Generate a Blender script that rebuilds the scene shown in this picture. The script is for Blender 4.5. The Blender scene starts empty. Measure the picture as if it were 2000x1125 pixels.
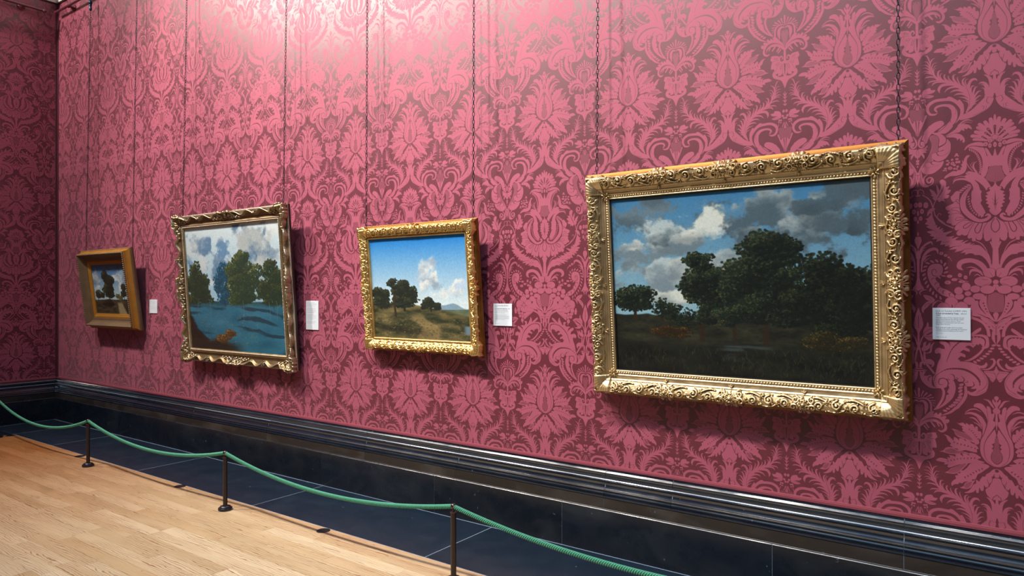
# Gallery wall with four framed landscapes, hung on chains, behind a low rope barrier
import bpy, math, random
import numpy as np
from mathutils import Vector, Matrix

random.seed(7); rng = np.random.default_rng(7)
SC = bpy.context.scene
COL = SC.collection

# ---------------------------------------------------------------- camera
CAM_H, CAM_D = 1.645, 3.95
YAW, PITCH, ROLL, FOC = .6289, -.005, -.0025, 1372.4
cy_, sy_ = math.cos(YAW), math.sin(YAW)
fwd = Vector((-sy_*math.cos(PITCH), cy_*math.cos(PITCH), -math.sin(PITCH)))
rgt = Vector((cy_, sy_, 0)); up = rgt.cross(fwd)
r2 = rgt*math.cos(ROLL)+up*math.sin(ROLL); u2 = up*math.cos(ROLL)-rgt*math.sin(ROLL)
cam = bpy.data.cameras.new('camera'); cam.sensor_width = 36; cam.lens = FOC*36/2000
cam.clip_start = .05; cam.clip_end = 60
co = bpy.data.objects.new('camera', cam); COL.objects.link(co)
M = Matrix((( r2.x, u2.x, -fwd.x, 0), (r2.y, u2.y, -fwd.y, -CAM_D), (r2.z, u2.z, -fwd.z, CAM_H), (0, 0, 0, 1)))
co.matrix_world = M
SC.camera = co

# ---------------------------------------------------------------- light and exposure
vs = SC.view_settings
vs.view_transform = 'Standard'; vs.look = 'None'; vs.exposure = 0.08; vs.gamma = 1.0
vs.use_curve_mapping = False
world = bpy.data.worlds.new('world'); SC.world = world; world.use_nodes = True
world.node_tree.nodes['Background'].inputs[0].default_value = (.75, .85, 1, 1)
world.node_tree.nodes['Background'].inputs[1].default_value = .1

def area(name, loc, size, energy, col, rot=(0, 0, 0), spread=180):
    l = bpy.data.lights.new(name, 'AREA'); l.shape = 'RECTANGLE'; l.size, l.size_y = size
    l.energy = energy; l.color = col; l.spread = math.radians(spread)
    o = bpy.data.objects.new(name, l); COL.objects.link(o); o.location = loc; o.rotation_euler = rot
    return o
def spot(name, loc, target, energy, col, angle=70, blend=.7, rad=.06):
    l = bpy.data.lights.new(name, 'SPOT'); l.energy = energy; l.color = col
    l.spot_size = math.radians(angle); l.spot_blend = blend; l.shadow_soft_size = rad
    o = bpy.data.objects.new(name, l); COL.objects.link(o); o.location = loc
    o.rotation_euler = (Vector(target)-Vector(loc)).to_track_quat('-Z', 'Y').to_euler()
    return o
COOL = (.72, .86, 1.0); WARM = (1.0, .90, .82)
for x, tx, e, an in ((-9.9, -8.2, 1500, 140), (-7.5, -5.9, 1650, 86), (-5.2, -3.8, 1450, 78), (-2.9, -1.9, 1300, 76), (-.7, .2, 360, 66)):
    spot('track_spot', (x, -3.1, 6.6), (tx, 0, 2.6), e, WARM, an, 1., .18)
GLAZE_E, GLAZE_C = 6.5, (.42, .70, 1.0)

# ---------------------------------------------------------------- materials
def mat(name, base=(.5, .5, .5), rough=.5, metal=0., spec=.5, coat=0.):
    m = bpy.data.materials.new(name); m.use_nodes = True
    b = m.node_tree.nodes['Principled BSDF']
    b.inputs['Base Color'].default_value = (*base, 1); b.inputs['Roughness'].default_value = rough
    b.inputs['Metallic'].default_value = metal; b.inputs['Specular IOR Level'].default_value = spec
    b.inputs['Coat Weight'].default_value = coat
    return m
class N:
    def __init__(s, m): s.t = m.node_tree; s.b = s.t.nodes['Principled BSDF']
    def n(s, ty, **kw):
        o = s.t.nodes.new(ty)
        for k, v in kw.items(): setattr(o, k, v)
        return o
    def l(s, a, b): s.t.links.new(a, b)
    def coord(s, kind='Object'): return s.n('ShaderNodeTexCoord').outputs[kind]
    def mapping(s, src, scale=(1, 1, 1), loc=(0, 0, 0), rot=(0, 0, 0)):
        q = s.n('ShaderNodeMapping'); q.inputs['Scale'].default_value = scale
        q.inputs['Location'].default_value = loc; q.inputs['Rotation'].default_value = rot
        s.l(src, q.inputs['Vector']); return q.outputs[0]
    def noise(s, src, sc, det=4, rough=.55, dist=0):
        q = s.n('ShaderNodeTexNoise'); q.inputs['Scale'].default_value = sc; q.inputs['Detail'].default_value = det
        q.inputs['Roughness'].default_value = rough; q.inputs['Distortion'].default_value = dist
        if src: s.l(src, q.inputs['Vector'])
        return q.outputs['Fac']
    def ramp(s, src, stops):
        q = s.n('ShaderNodeValToRGB'); e = q.color_ramp.elements
        while len(e) < len(stops): e.new(.5)
        for i, (p, c) in enumerate(stops):
            e[i].position = p; e[i].color = (*c, 1) if len(c) == 3 else c
        s.l(src, q.inputs[0]); return q.outputs[0]
    def mix(s, f, a, b, mode='MIX'):
        q = s.n('ShaderNodeMix', data_type='RGBA', blend_type=mode)
        for i, v in ((0, f), (6, a), (7, b)):
            if hasattr(v, 'links'): s.l(v, q.inputs[i])
            else: q.inputs[i].default_value = v if i == 0 else (*v, 1)
        return q.outputs[2]
    def math(s, op, a, b=0., c=0.):
        q = s.n('ShaderNodeMath', operation=op)
        for i, v in enumerate((a, b, c)):
            if hasattr(v, 'links'): s.l(v, q.inputs[i])
            else: q.inputs[i].default_value = v
        return q.outputs[0]
    def bump(s, h, strength=.3, dist=.001):
        q = s.n('ShaderNodeBump'); q.inputs['Strength'].default_value = strength; q.inputs['Distance'].default_value = dist
        s.l(h, q.inputs['Height']); s.l(q.outputs[0], s.b.inputs['Normal']); return q
    def base(s, v): s.l(v, s.b.inputs['Base Color'])
    def rough(s, v): s.l(v, s.b.inputs['Roughness'])
g3 = lambda v: (v, v, v)
def lin(r, g, b):
    f = lambda c: (c/255/12.92) if c/255 <= .04045 else ((c/255+.055)/1.055)**2.4
    return (f(r), f(g), f(b))

# ---------------------------------------------------------------- mesh helpers
def tag(o, label=None, cat=None, group=None, kind=None):
    if label: o['label'] = label
    if cat: o['category'] = cat
    if group: o['group'] = group
    if kind: o['kind'] = kind
    return o
def mesh(name, V, F, m=None, parent=None, smooth=False, loc=None):
    me = bpy.data.meshes.new(name)
    V = np.asarray(V, np.float32).reshape(-1, 3)
    if isinstance(F, np.ndarray):
        n = len(F); k = F.shape[1]
        me.vertices.add(len(V)); me.vertices.foreach_set('co', V.ravel())
        me.loops.add(n*k); me.loops.foreach_set('vertex_index', F.astype(np.int32).ravel())
        me.polygons.add(n); me.polygons.foreach_set('loop_start', np.arange(0, n*k, k, dtype=np.int32))
        me.update(calc_edges=True)
    else:
        me.from_pydata([tuple(map(float, v)) for v in V], [], [tuple(map(int, f)) for f in F]); me.update()
    if smooth: me.polygons.foreach_set('use_smooth', [True]*len(me.polygons))
    if m: me.materials.append(m)
    o = bpy.data.objects.new(name, me); COL.objects.link(o)
    if parent: o.parent = parent
    if loc: o.location = loc
    return o
def empty(name, loc=(0, 0, 0), rot=(0, 0, 0)):
    o = bpy.data.objects.new(name, None); COL.objects.link(o); o.location = loc; o.rotation_euler = rot
    o.empty_display_size = .1
    return o
class G:
    """collects shapes into one mesh"""
    def __init__(s): s.V = []; s.F = []
    def add(s, V, F):
        n = len(s.V); s.V += [tuple(v) for v in V]; s.F += [tuple(i+n for i in f) for f in F]; return s
    def box(s, a, b, bev=0.):
        (x0, y0, z0), (x1, y1, z1) = a, b
        if bev <= 0:
            V = [(x, y, z) for x in (x0, x1) for y in (y0, y1) for z in (z0, z1)]
            return s.add(V, [(0, 1, 3, 2), (4, 6, 7, 5), (0, 4, 5, 1), (2, 3, 7, 6), (0, 2, 6, 4), (1, 5, 7, 3)])
        e = bev; V = []
        for (x, y, z, ex, ey) in ((x0, y0, z0, 0, 0),):
            pass
        ring = lambda z, d: [(x0+d, y0+d, z), (x1-d, y0+d, z), (x1-d, y1-d, z), (x0+d, y1-d, z)]
        V = ring(z0, e)+ring(z0+e, 0)+ring(z1-e, 0)+ring(z1, e)
        F = [(3, 2, 1, 0), (12, 13, 14, 15)]
        for k in range(3):
            for i in range(4):
                j = (i+1) % 4; F.append((k*4+i, k*4+j, k*4+4+j, k*4+4+i))
        return s.add(V, F)
    def lathe(s, prof, n=20, T=None, cap=True):
        V = []; F = []
        for r, z in prof:
            for i in range(n):
                a = 2*math.pi*i/n; v = Vector((r*math.cos(a), r*math.sin(a), z)); V.append(T @ v if T else v)
        for k in range(len(prof)-1):
            for i in range(n):
                j = (i+1) % n; F.append((k*n+i, k*n+j, (k+1)*n+j, (k+1)*n+i))
        if cap:
            F.append(tuple(range(n-1, -1, -1))); F.append(tuple((len(prof)-1)*n+i for i in range(n)))
        return s.add(V, F)
    def tube(s, P, r, n=8, closed=False, cap=True):
        P = [Vector(p) for p in P]; m = len(P); V = []; F = []
        rr = r if hasattr(r, '__len__') else [r]*m
        prev = None
        for i in range(m):
            t = (P[(i+1) % m]-P[i-1]) if closed else (P[min(i+1, m-1)]-P[max(i-1, 0)])
            t.normalize()
            if prev is None:
                a = Vector((0, 0, 1)) if abs(t.z) < .9 else Vector((1, 0, 0)); u = t.cross(a).normalized()
            else:
                u = (prev-t*prev.dot(t)).normalized()
            prev = u; w = t.cross(u)
            for k in range(n):
                a = 2*math.pi*k/n; V.append(P[i]+(u*math.cos(a)+w*math.sin(a))*rr[i])
        for i in range(m if closed else m-1):
            j = (i+1) % m
            for k in range(n):
                l = (k+1) % n; F.append((i*n+k, i*n+l, j*n+l, j*n+k))
        if cap and not closed:
            F.append(tuple(range(n-1, -1, -1))); F.append(tuple((m-1)*n+k for k in range(n)))
        return s.add(V, F)
    def build(s, name, m=None, parent=None, smooth=False, loc=None):
        return mesh(name, s.V, s.F, m, parent, smooth, loc)
def auto_smooth(o, ang=40):
    me = o.data; me.polygons.foreach_set('use_smooth', [True]*len(me.polygons))
    me.set_sharp_from_angle(angle=math.radians(ang)); return o
# ---------------------------------------------------------------- damask pattern (drawn here, one mirrored repeat)
DAMASK = """+P 661 89 625 100 594 115 575 165 562 198 536 222 545 265 567 293 593 311 611 305 661 297
+P 640 -3670 615 -3652 611 -3603 591 -3625 569 -3644 541 -3651 566 -3622 580 -3582 582 -3524 570 -3469 555 -3446 580 -3435 607 -3427 618 -3458 625 -3473 640 -3471
+P 615 -3424 603 -3375 569 -3330 508 -3294 442 -3265 355 -3254 366 -3294 436 -3330 486 -3377 530 -3421 555 -3445 585 -3434
-S 558 -3439 580 -3437 610 -3425:3
-S 570 -3431 560 -3401 574 -3380:5
-S 525 -3362 542 -3353 533 -3329:4
-S 453 -3282 508 -3300 552 -3326 559 -3357:3
-S 590 315 597 282 611 274 623 259 636 270:5
-S 605 344 611 318:7 4
+S 555 -3446 569 -3495 566 -3540 547 -3572 519 -3581 500 -3570:20 24 24 19 13 2
+S 555 -3497 549 -3543 530 -3562 516 -3560:11 10 7 2
+S 552 -3472 547 -3511 533 -3529 522 -3525:11 9 5 2
+S 403 -3321 432 -3376 445 -3445 439 -3478:11 32 37 32
+S 442 -3451 423 -3519 425 -3583 447 -3618 475 -3621 490 -3602:27 24 24 24 16 2
+S 442 -3477 439 -3529 450 -3559 472 -3557:16 12 10 2
+S 453 -3450 461 -3506 475 -3542 492 -3548:19 16 11 2
+S 458 -3430 475 -3472 497 -3500 519 -3503:16 16 11 2
+S 461 -3410 480 -3439 503 -3458 522 -3458:15 14 9 2
+S 453 -3386 475 -3408 503 -3423:14 11 2
+S 436 -3356 458 -3385 486 -3390:14 10 2
+S 425 -3374 430 -3441 398 -3520 337 -3582 266 -3627 189 -3664 148 -3704 123 -3769:7 21 43 32 24 19 19 11
+S 425 -3390 414 -3417 376 -3436:11 10 2
+S 425 -3428 392 -3459 343 -3474:16 13 2
+S 414 -3469 376 -3498 332 -3505 302 -3494:19 18 13 2
+S 398 -3510 343 -3539 299 -3540 271 -3525:19 18 13 2
+S 365 -3561 310 -3577 255 -3567 225 -3536:19 19 14 2
+S 310 -3600 244 -3611 200 -3603 181 -3573 186 -3536:21 27 27 24 2
+S 244 -3634 178 -3646 139 -3640 125 -3619:13 14 14 3
+S 189 -3661 139 -3663 106 -3659 87 -3643:12 12 11 2
+S 161 -3689 117 -3707 79 -3708 62 -3697:11 12 10 2
+S 139 -3719 106 -3742 70 -3752 54 -3741:10 10 7 2
+S 128 -3735 95 -3761 62 -3772 40 -3761:10 9 7 2
+S 117 -3750 90 -3788 68 -3803 46 -3802:9 9 6 2
+S 114 -3770 90 -3815 68 -3829 40 -3831:9 7 6 2
+S 109 -3798 90 -3848 73 -3863 51 -3862:7 7 6 2
+S 109 -3837 95 -3887 81 -3916 62 -3923:7 10 10 2
+S 123 -3755 109 -3824 123 -3868 150 -3885:11 12 10 3
+S 128 -3741 123 -3795 139 -3831 167 -3834:10 9 6 2
+S 136 -3726 134 -3773 148 -3803 164 -3808:7 6 5 2
+S 148 -3711 139 -3752 148 -3777 161 -3784:6 6 4 2
+S 194 -3669 175 -3706 178 -3745 200 -3754:14 17 13 3
+S 216 -3652 194 -3689 197 -3718 211 -3725:9 9 6 2
+S 266 -3634 230 -3669 227 -3703 236 -3709:13 14 11 3
+S 293 -3625 266 -3656 258 -3684 263 -3693:10 10 7 2
+S 337 -3595 304 -3643 299 -3683 318 -3696:14 18 14 3
+S 354 -3589 337 -3631 332 -3657 340 -3666:10 10 7 2
+S 414 -3540 379 -3591 376 -3630 398 -3649:11 18 14 3
+S 414 -3559 395 -3601 401 -3629 420 -3632:7 10 7 2
-S 423 -3374 432 -3447 416 -3520 398 -3555:3
-S 150 -3678 117 -3756 111 -3817:2
+S 315 -3228 364 -3302 366 -3386 346 -3438:3 27 32 21
+S 368 -3334 337 -3410 288 -3457 222 -3468 150 -3467 98 -3436 84 -3391 106 -3345 145 -3336 170 -3348:5 27 32 27 27 29 24 21 16 4
+P 247 -3476 260 -3491 288 -3480 313 -3450 282 -3445
-S 142 -3349 124 -3392 148 -3426 194 -3436 244 -3437 288 -3423 321 -3380 337 -3319:5 12 7 4 4 5 7 4
+S 161 -3363 148 -3387 167 -3408 216 -3415 271 -3398 302 -3351 307 -3291 282 -3236 222 -3186 178 -3150:14 19 21 21 32 45 48 45 37 30
-S 200 -3370 233 -3386 266 -3373 283 -3350:4
-S 194 -3341 222 -3317 255 -3312:5
-S 203 -3286 233 -3302 266 -3284 276 -3244:5
-S 221 -3265 239 -3254 233 -3231:5
-S 288 -3418 310 -3395 318 -3342 310 -3310:3
+P 54 -3164 90 -3218 139 -3257 194 -3270 221 -3249 215 -3223 178 -3206 145 -3177 125 -3154
+P 106 -3234 204 -3220 154 -3181 121 -3159 94 -3117 73 -3061 52 -3093 37 -3106 50 -3150 80 -3198
+P 226 -3217 293 -3208 271 -3172 237 -3144 204 -3144 166 -3162
-S 168 -3163 193 -3176 226 -3204 248 -3227:5
+S 337 -3203 376 -3236 414 -3247 453 -3230:10 13 10 2
+S 348 -3195 398 -3226 445 -3215:7 6 2
+P 234 -3118 270 -3142 314 -3172 347 -3213 391 -3210 429 -3192 446 -3154 427 -3163 416 -3172 405 -3160 383 -3169 386 -3146 361 -3158 348 -3140 303 -3135 270 -3126
+P 237 -3108 270 -3123 314 -3132 358 -3114 385 -3078 388 -3046 372 -3035 370 -3067 355 -3053 347 -3080 327 -3063 325 -3080 303 -3094 270 -3099
+S 622 -3086 631 -3256:48 30
+S 616 -3093 591 -3229:48 29
+S 611 -3094 549 -3207:48 29
+S 605 -3088 506 -3191:48 29
+S 600 -3083 491 -3162:48 27
+S 600 -3070 476 -3123:48 30
+S 600 -3051 449 -3089:43 30
+S 600 -3038 460 -3054:37 21
-S 571 -3140 596 -3095:24 13
+E 575 -3137 6 6
-S 551 -3105 589 -3070:20 12
+E 554 -3101 5 5
-S 527 -3072 561 -3046:17 10
+E 531 -3069 4 4
-S 625 -3159 624 -3092:25 14
+E 626 -3153 5 5
-S 435 -3062 473 -3073 512 -3056:2
-S 473 -3170 506 -3140 534 -3123:2
+O 622 -3058 22 21
+O 587 -3026 18 16
+O 551 -3000 19 19
+O 585 -2983 13 22
+O 625 -2988 15 25
+P 385 -2967 402 -2999 435 -3019 490 -3027 529 -3015 535 -2983 512 -2986 457 -2997 418 -2989 392 -2965
+P 644 -2945 623 -2952 605 -2883 574 -2940 559 -2961 545 -2959 566 -2893 560 -2891 539 -2963 512 -2974 457 -2991 418 -2983 457 -2963 501 -2923 523 -2869 528 -2805 514 -2720 542 -2695 567 -2750 575 -2789 644 -2780
+B 418 -2966 457 -2946 484 -2912 504 -2859 512 -2807 512 -2762 504 -2728:15 12 22
+G 581 -2782 644 -2779 644 -2632 611 -2641 578 -2651 549 -2682 567 -2731:16
+P 416 -2760 457 -2748 490 -2732 545 -2682 589 -2602 570 -2594 556 -2567 539 -2600 506 -2641 465 -2674 493 -2630 506 -2577 515 -2506 506 -2456 438 -2461 449 -2544 451 -2608 429 -2655 386 -2713 402 -2728 391 -2739
-S 388 -2742 405 -2725:3
-S 402 -2754 424 -2729:3
+P 428 -2907 402 -2909 383 -2878 377 -2853 366 -2874 370 -2835 358 -2836 366 -2803 352 -2804 355 -2781 325 -2781 325 -2769 292 -2773 259 -2755 231 -2732 222 -2708 270 -2727 325 -2728 380 -2748 402 -2793 402 -2844 408 -2882
+S 482 -2739 457 -2787 458 -2825 483 -2848:16 16 11 2
+S 446 -2762 414 -2811 397 -2857:6 6 2
+S 446 -2788 434 -2818 449 -2839 463 -2845:4 4 3 2
+S 429 -2664 391 -2687 347 -2693 309 -2684 291 -2653:18 19 16 13 3
+S 418 -2691 380 -2714 341 -2716 308 -2702 292 -2671:5 7 5 4 2
+E 322 -2929 11 13
+E 310 -2916 7 7
+E 334 -2916 7 7
+E 248 -2877 13 9
+E 261 -2859 7 7
+E 248 -2843 13 11
+E 286 -2883 10 11
+E 325 -2885 14 10
+E 342 -2857 11 13
+E 322 -2856 10 12
+O 289 -2847 16 16
+O 269 -2805 18 16
+E 305 -2829 12 10
+E 331 -2813 10 11
+E 303 -2796 11 9
+E 322 -2793 10 7
+E 231 -2804 11 10
+E 219 -2787 11 6
+E 238 -2785 6 7
+P 103 -3121 121 -3136 149 -3133 173 -3113 176 -3073 171 -3041 171 -3001 165 -2969 127 -2967 121 -2935 132 -2893 99 -2878 72 -2868 66 -2835 39 -2812 33 -2785 44 -2711 55 -2663 94 -2647 72 -2637 39 -2647 17 -2687 8 -2741 3 -2775 22 -2833 61 -2895 94 -2951 116 -3008 118 -3061 107 -3095
+H 110 -3125 171 -3116 171 -2968 121 -2935 121 -2888 61 -2842 28 -2786 41 -2658 22 -2687 11 -2768 66 -2895 118 -2995 118 -3067:13
+P 127 -3157 154 -3160 193 -3143 220 -3120 237 -3085 230 -3053 198 -3031 182 -3026 176 -3040 183 -3072 180 -3105 165 -3130 138 -3144
+P 248 -3086 270 -3054 276 -3014 270 -2963 248 -2920 215 -2891 171 -2880 138 -2900 120 -2935 127 -2961 154 -2964 165 -2943 182 -2934 166 -2956 171 -2972 209 -2977 217 -2989 182 -2977 173 -2994 179 -3010 198 -3018 231 -3040 242 -3064
-S 165 -2939 204 -2930 248 -2951 267 -2970:3
+P 217 -2878 204 -2833 171 -2797 127 -2769 72 -2765 41 -2785 33 -2812 41 -2831 72 -2834 66 -2855 77 -2874 105 -2874 116 -2856 143 -2853 118 -2866 132 -2884 182 -2872
-S 77 -2827 127 -2835 182 -2849:2
+S 77 -2758 52 -2730 55 -2677 88 -2654 121 -2670 129 -2703 116 -2727 94 -2731:9 12 12 7 9 13 13 9
+S 94 -2729 77 -2714 85 -2684 106 -2685 116 -2711:11 16 16 16 11
+S 34 -3272 8 -3149:18 3
+S 0 -3290 1 -3143:14 2
+S 37 -3145 14 -3101 10 -3055 33 -3031 56 -3049 51 -3078 30 -3080 29 -3066:5 16 13 16 16 13 11 4
+E 39 -3061 14 14
+P 3 -3014 33 -3017 61 -3028 80 -3046 85 -3032 73 -3014 84 -2999 66 -2994 77 -2977 61 -2975 44 -2971 58 -2949 55 -2919 39 -2945 28 -2959 14 -2934 -6 -2963
-S 3 -3019 10 -2982 6 -2955:3
+E 0 -2901 15 13
+E 0 -2875 14 11
+E 0 -2845 6 9
+E 0 -2937 7 19
+S 0 -2782 10 -2748 0 -2675 0 -2649:16 18 5 2
-S -6 -2760 10 -2761:7 5
+P 201 -2702 223 -2693 237 -2666 234 -2627 264 -2631 248 -2600 275 -2597 259 -2566 237 -2555 261 -2546 248 -2521 215 -2514 226 -2490 198 -2499 179 -2487 161 -2515 143 -2503 121 -2532 133 -2537 107 -2559 118 -2565 99 -2616 138 -2593 161 -2558 155 -2654 173 -2629 182 -2599 193 -2644 184 -2684
-S 220 -2641 198 -2584 165 -2525:3 9 5
+S 161 -2518 140 -2484 129 -2439:7 9 7
+S 37 -2564 75 -2540 108 -2498 125 -2437:7 10 11 10
+S 1 -2555 3 -2608 22 -2620 47 -2604 51 -2564:4 6 6 6 4
+E 14 -2561 6 6
+O 67 -2465 21 30
+O 18 -2472 17 25
+O 34 -2407 17 25
+O 23 -2338 15 22
+E -2 -2390 9 25
+E -2 -2306 9 19
+P 148 -2424 125 -2435 95 -2420 78 -2388 80 -2356 100 -2383 108 -2376 84 -2338 63 -2336 78 -2311 59 -2283 95 -2269 70 -2257 100 -2234 125 -2220 74 -2205 110 -2180 97 -2166 137 -2153 118 -2130 158 -2132 152 -2106 196 -2115 185 -2075 224 -2078 224 -2057 263 -2067 257 -2047 308 -2058 257 -2026 318 -2027 302 -2001 340 -2008 375 -2013 351 -1990 390 -1993 384 -1973 423 -1986 455 -1978 461 -1967 505 -1964 543 -1929 571 -1878 582 -1840 597 -1839 577 -1954 544 -2006 507 -2052 463 -2063 439 -2060 462 -2079 425 -2068 434 -2087 397 -2078 381 -2083 412 -2110 356 -2090 374 -2112 342 -2111 308 -2117 335 -2144 279 -2131 297 -2155 265 -2151 231 -2161 286 -2204 210 -2192 221 -2220 198 -2207 209 -2236 177 -2222 187 -2250 159 -2242 159 -2269 137 -2257 147 -2277 128 -2338 122 -2398
-S 114 -2220 136 -2215 155 -2194:3
-S 147 -2145 191 -2140:3
-S 202 -2097 263 -2104:3
-S 296 -2052 356 -2061:3
-S 351 -2005 389 -2026 439 -2029:3
-S 110 -2372 89 -2347:3
-S 125 -2398 136 -2351 152 -2320 185 -2288 230 -2253 296 -2220:6
+S 133 -2420 144 -2363 185 -2305 230 -2266 291 -2233:6 10 11 12 12
+S 170 -2321 162 -2354 177 -2377 194 -2366 184 -2357:5 6 6 5 3
+S 170 -2327 202 -2300 224 -2281:4 6 4
+S 469 -2101 516 -2071 549 -2018 564 -1967:7 9 7 3
+P 581 -2087 648 -2078 648 -1800 620 -1801 585 -1827 598 -1890 598 -2029
-S 601 -2029 597 -1953 590 -1885:3 6 7
+S 433 -2608 395 -2559 373 -2503 370 -2445 389 -2386 439 -2328 494 -2290 549 -2295 579 -2322 566 -2343 549 -2333:16 32 44 45 45 43 30 28 25 19 11
+P 445 -2575 441 -2472 450 -2414 477 -2367 510 -2333 532 -2325 535 -2347 548 -2361 527 -2415 510 -2454 521 -2479 507 -2518 516 -2569
+P 626 -2645 608 -2605 576 -2586 585 -2563 554 -2546 568 -2529 548 -2515 563 -2498 549 -2480 566 -2466 551 -2448 574 -2434 565 -2412 585 -2398 576 -2379 598 -2346 625 -2331 648 -2343 648 -2643
-S 625 -2560 625 -2439 625 -2345:4 19 3
+S 625 -2427 625 -2338:6 9
-S 604 -2454 615 -2427:3
-S 598 -2492 615 -2465:3
+B 414 -2532 418 -2474 436 -2408 472 -2351 527 -2322:11 12 18
+P 345 -2570 318 -2579 296 -2555 274 -2524 282 -2491 298 -2471 274 -2456 246 -2445 230 -2429 241 -2404 271 -2397 252 -2390 249 -2373 265 -2365 252 -2348 257 -2324 239 -2301 243 -2281 274 -2273 285 -2255 309 -2256 302 -2223 318 -2204 341 -2219 318 -2183 330 -2158 356 -2161 372 -2190 364 -2167 384 -2154 407 -2165 422 -2203 406 -2152 414 -2125 440 -2130 443 -2099 467 -2101 473 -2135 478 -2116 499 -2105 520 -2122 532 -2172 535 -2121 554 -2093 582 -2105 589 -2118 596 -2080 620 -2065 648 -2070 648 -2318 587 -2283 560 -2269 488 -2267 406 -2304 359 -2359 345 -2415 340 -2506
-S 362 -2355 323 -2369 263 -2363:3
-S 395 -2314 345 -2330 315 -2323 315 -2303 345 -2303 389 -2313:4
-S 433 -2289 378 -2299 329 -2273 300 -2236:4
-S 444 -2281 406 -2268 374 -2243 379 -2224 406 -2230 444 -2269:6
-S 463 -2276 439 -2234 417 -2184 406 -2149:4
-S 496 -2268 465 -2214 471 -2181 488 -2174 506 -2199 524 -2262:7
-S 563 -2269 538 -2223 527 -2172 526 -2121:4
-S 615 -2301 594 -2258 594 -2207 623 -2174 651 -2191:7
-S 590 -2125 594 -2080:4
-S 351 -2417 318 -2425 283 -2419 285 -2403 323 -2393 356 -2359:4
-S 348 -2447 318 -2482 293 -2477:4
-S 345 -2483 323 -2501 315 -2491 334 -2461:4
+B 429 -2635 380 -2601 341 -2566 308 -2533 278 -2519:8 16 32
-S 446 -2615 407 -2579 374 -2524:3
+E -1 -2187 7 19
+P -1 -2159 -18 -2154 -26 -2121 -15 -2080 -1 -2042 15 -2079 30 -2118 20 -2157
-S -1 -2146 -1 -2079:3
+S -1 -2039 3 -1972 -1 -1822:5 15 19
+S 2 -2012 2 -1838 2 -1745:19 15 16
+P 2 -1772 23 -1698 48 -1655 23 -1646 -10 -1638
+S 14 -1952 20 -2032 53 -2074 86 -2097 111 -2103 121 -2076:9 13 17 19 16 3
+S 20 -2012 42 -2044 68 -2056:9 9 2
+S 18 -1985 37 -2024 56 -2030:7 7 2
+S 27 -1818 32 -1905 51 -1971 86 -2019 130 -2037 158 -2026 166 -1990:11 16 24 28 27 22 5
+S 48 -1931 75 -1970 111 -1977:11 10 2
+S 53 -1914 75 -1940 97 -1949:7 6 2
-S 53 -1971 92 -2002 130 -2014:3
+O 194 -1992 17 16
+O 228 -1971 15 13
+E 254 -1952 9 8
+E 267 -1937 6 5
+E 275 -1919 4 4
+P 158 -1894 189 -1884 205 -1854 203 -1808 183 -1779 145 -1758 156 -1723 175 -1703 178 -1677 203 -1657 244 -1637 269 -1618 295 -1592 294 -1570 233 -1577 189 -1597 134 -1656 95 -1723 78 -1790 81 -1843 106 -1883
-S 150 -1809 148 -1832 128 -1840 113 -1816 123 -1783 150 -1774 178 -1778:5 6 6 6 6 5 3
-S 110 -1736 120 -1753 136 -1751:5
-S 138 -1687 145 -1707 161 -1709:6
-S 162 -1636 161 -1657 176 -1664:7
-S 208 -1606 205 -1628 219 -1634:7
-S 260 -1584 254 -1605 269 -1608:7
+B 153 -1764 200 -1769 227 -1801 233 -1853 208 -1903 164 -1921 117 -1915 76 -1897 56 -1857 47 -1804 55 -1751 76 -1684 111 -1628 150 -1582 203 -1555:19 18 33
+P 42 -1586 59 -1591 106 -1578 140 -1542 106 -1537 67 -1545
-S 59 -1578 89 -1565 111 -1545:3
+P 139 -1537 89 -1535 51 -1505 29 -1471 26 -1438 42 -1415 48 -1445 78 -1475 100 -1505
-S 56 -1475 62 -1498 92 -1512:4
+S 158 -1534 128 -1509 118 -1476:7 18 6
+S 158 -1539 189 -1529 211 -1513:5 6 4
+S 65 -1643 34 -1638 12 -1615 19 -1591:7 13 12 4
+O 407 -1605 27 26
+L 393 -1672 31 34
+L 465 -1648 36 29
+L 492 -1579 42 26
+L 418 -1537 40 33
+L 339 -1577 32 25
+L 332 -1632 30 31
+O 407 -1605 27 21
+L 579 -1798 44 39
+L 525 -1719 60 41
+L 558 -1643 49 35
+P 603 -1681 625 -1699 652 -1680 652 -1630 625 -1636 603 -1649
-S 625 -1661 625 -1623:7 4
-S 619 -1820 625 -1763:4 16
-S 564 -1732 520 -1739:3
-S 581 -1700 531 -1687:3
-S 603 -1763 581 -1801:3
+O 625 -1713 24 21
+P 557 -1846 520 -1898 476 -1925 421 -1939 365 -1931 327 -1903 318 -1864 332 -1838 370 -1827 355 -1857 366 -1883 404 -1896 448 -1894 487 -1867 520 -1828 531 -1788 547 -1815
-S 376 -1863 409 -1889 454 -1881 498 -1841:4
-S 398 -1843 426 -1865 465 -1855 503 -1822:4
+S 396 -1846 426 -1855 465 -1845 498 -1822:2 9 9 4
+S 523 -1777 498 -1812 454 -1826 429 -1814 421 -1775:9 24 24 19 3
+S 512 -1764 481 -1785 455 -1768:4 11 2
+S 321 -1751 360 -1734 409 -1717:3 5 6
+O 260 -1771 22 14
+O 299 -1738 24 14
+O 343 -1780 16 19
+O 389 -1758 15 19
+O 244 -1712 26 18
+O 360 -1718 28 13
+P 564 -1584 581 -1598 652 -1611 652 -1425 603 -1432 571 -1446 560 -1509
+H 564 -1584 581 -1598 652 -1611 652 -1425 603 -1432 571 -1446 560 -1509:13
+P 498 -1537 542 -1578 553 -1591 555 -1509 575 -1425 619 -1348 586 -1363 542 -1420 504 -1483
-E 528 -1515 7 7
-E 535 -1490 6 6
-E 546 -1461 7 7
-E 556 -1436 5 5
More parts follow.
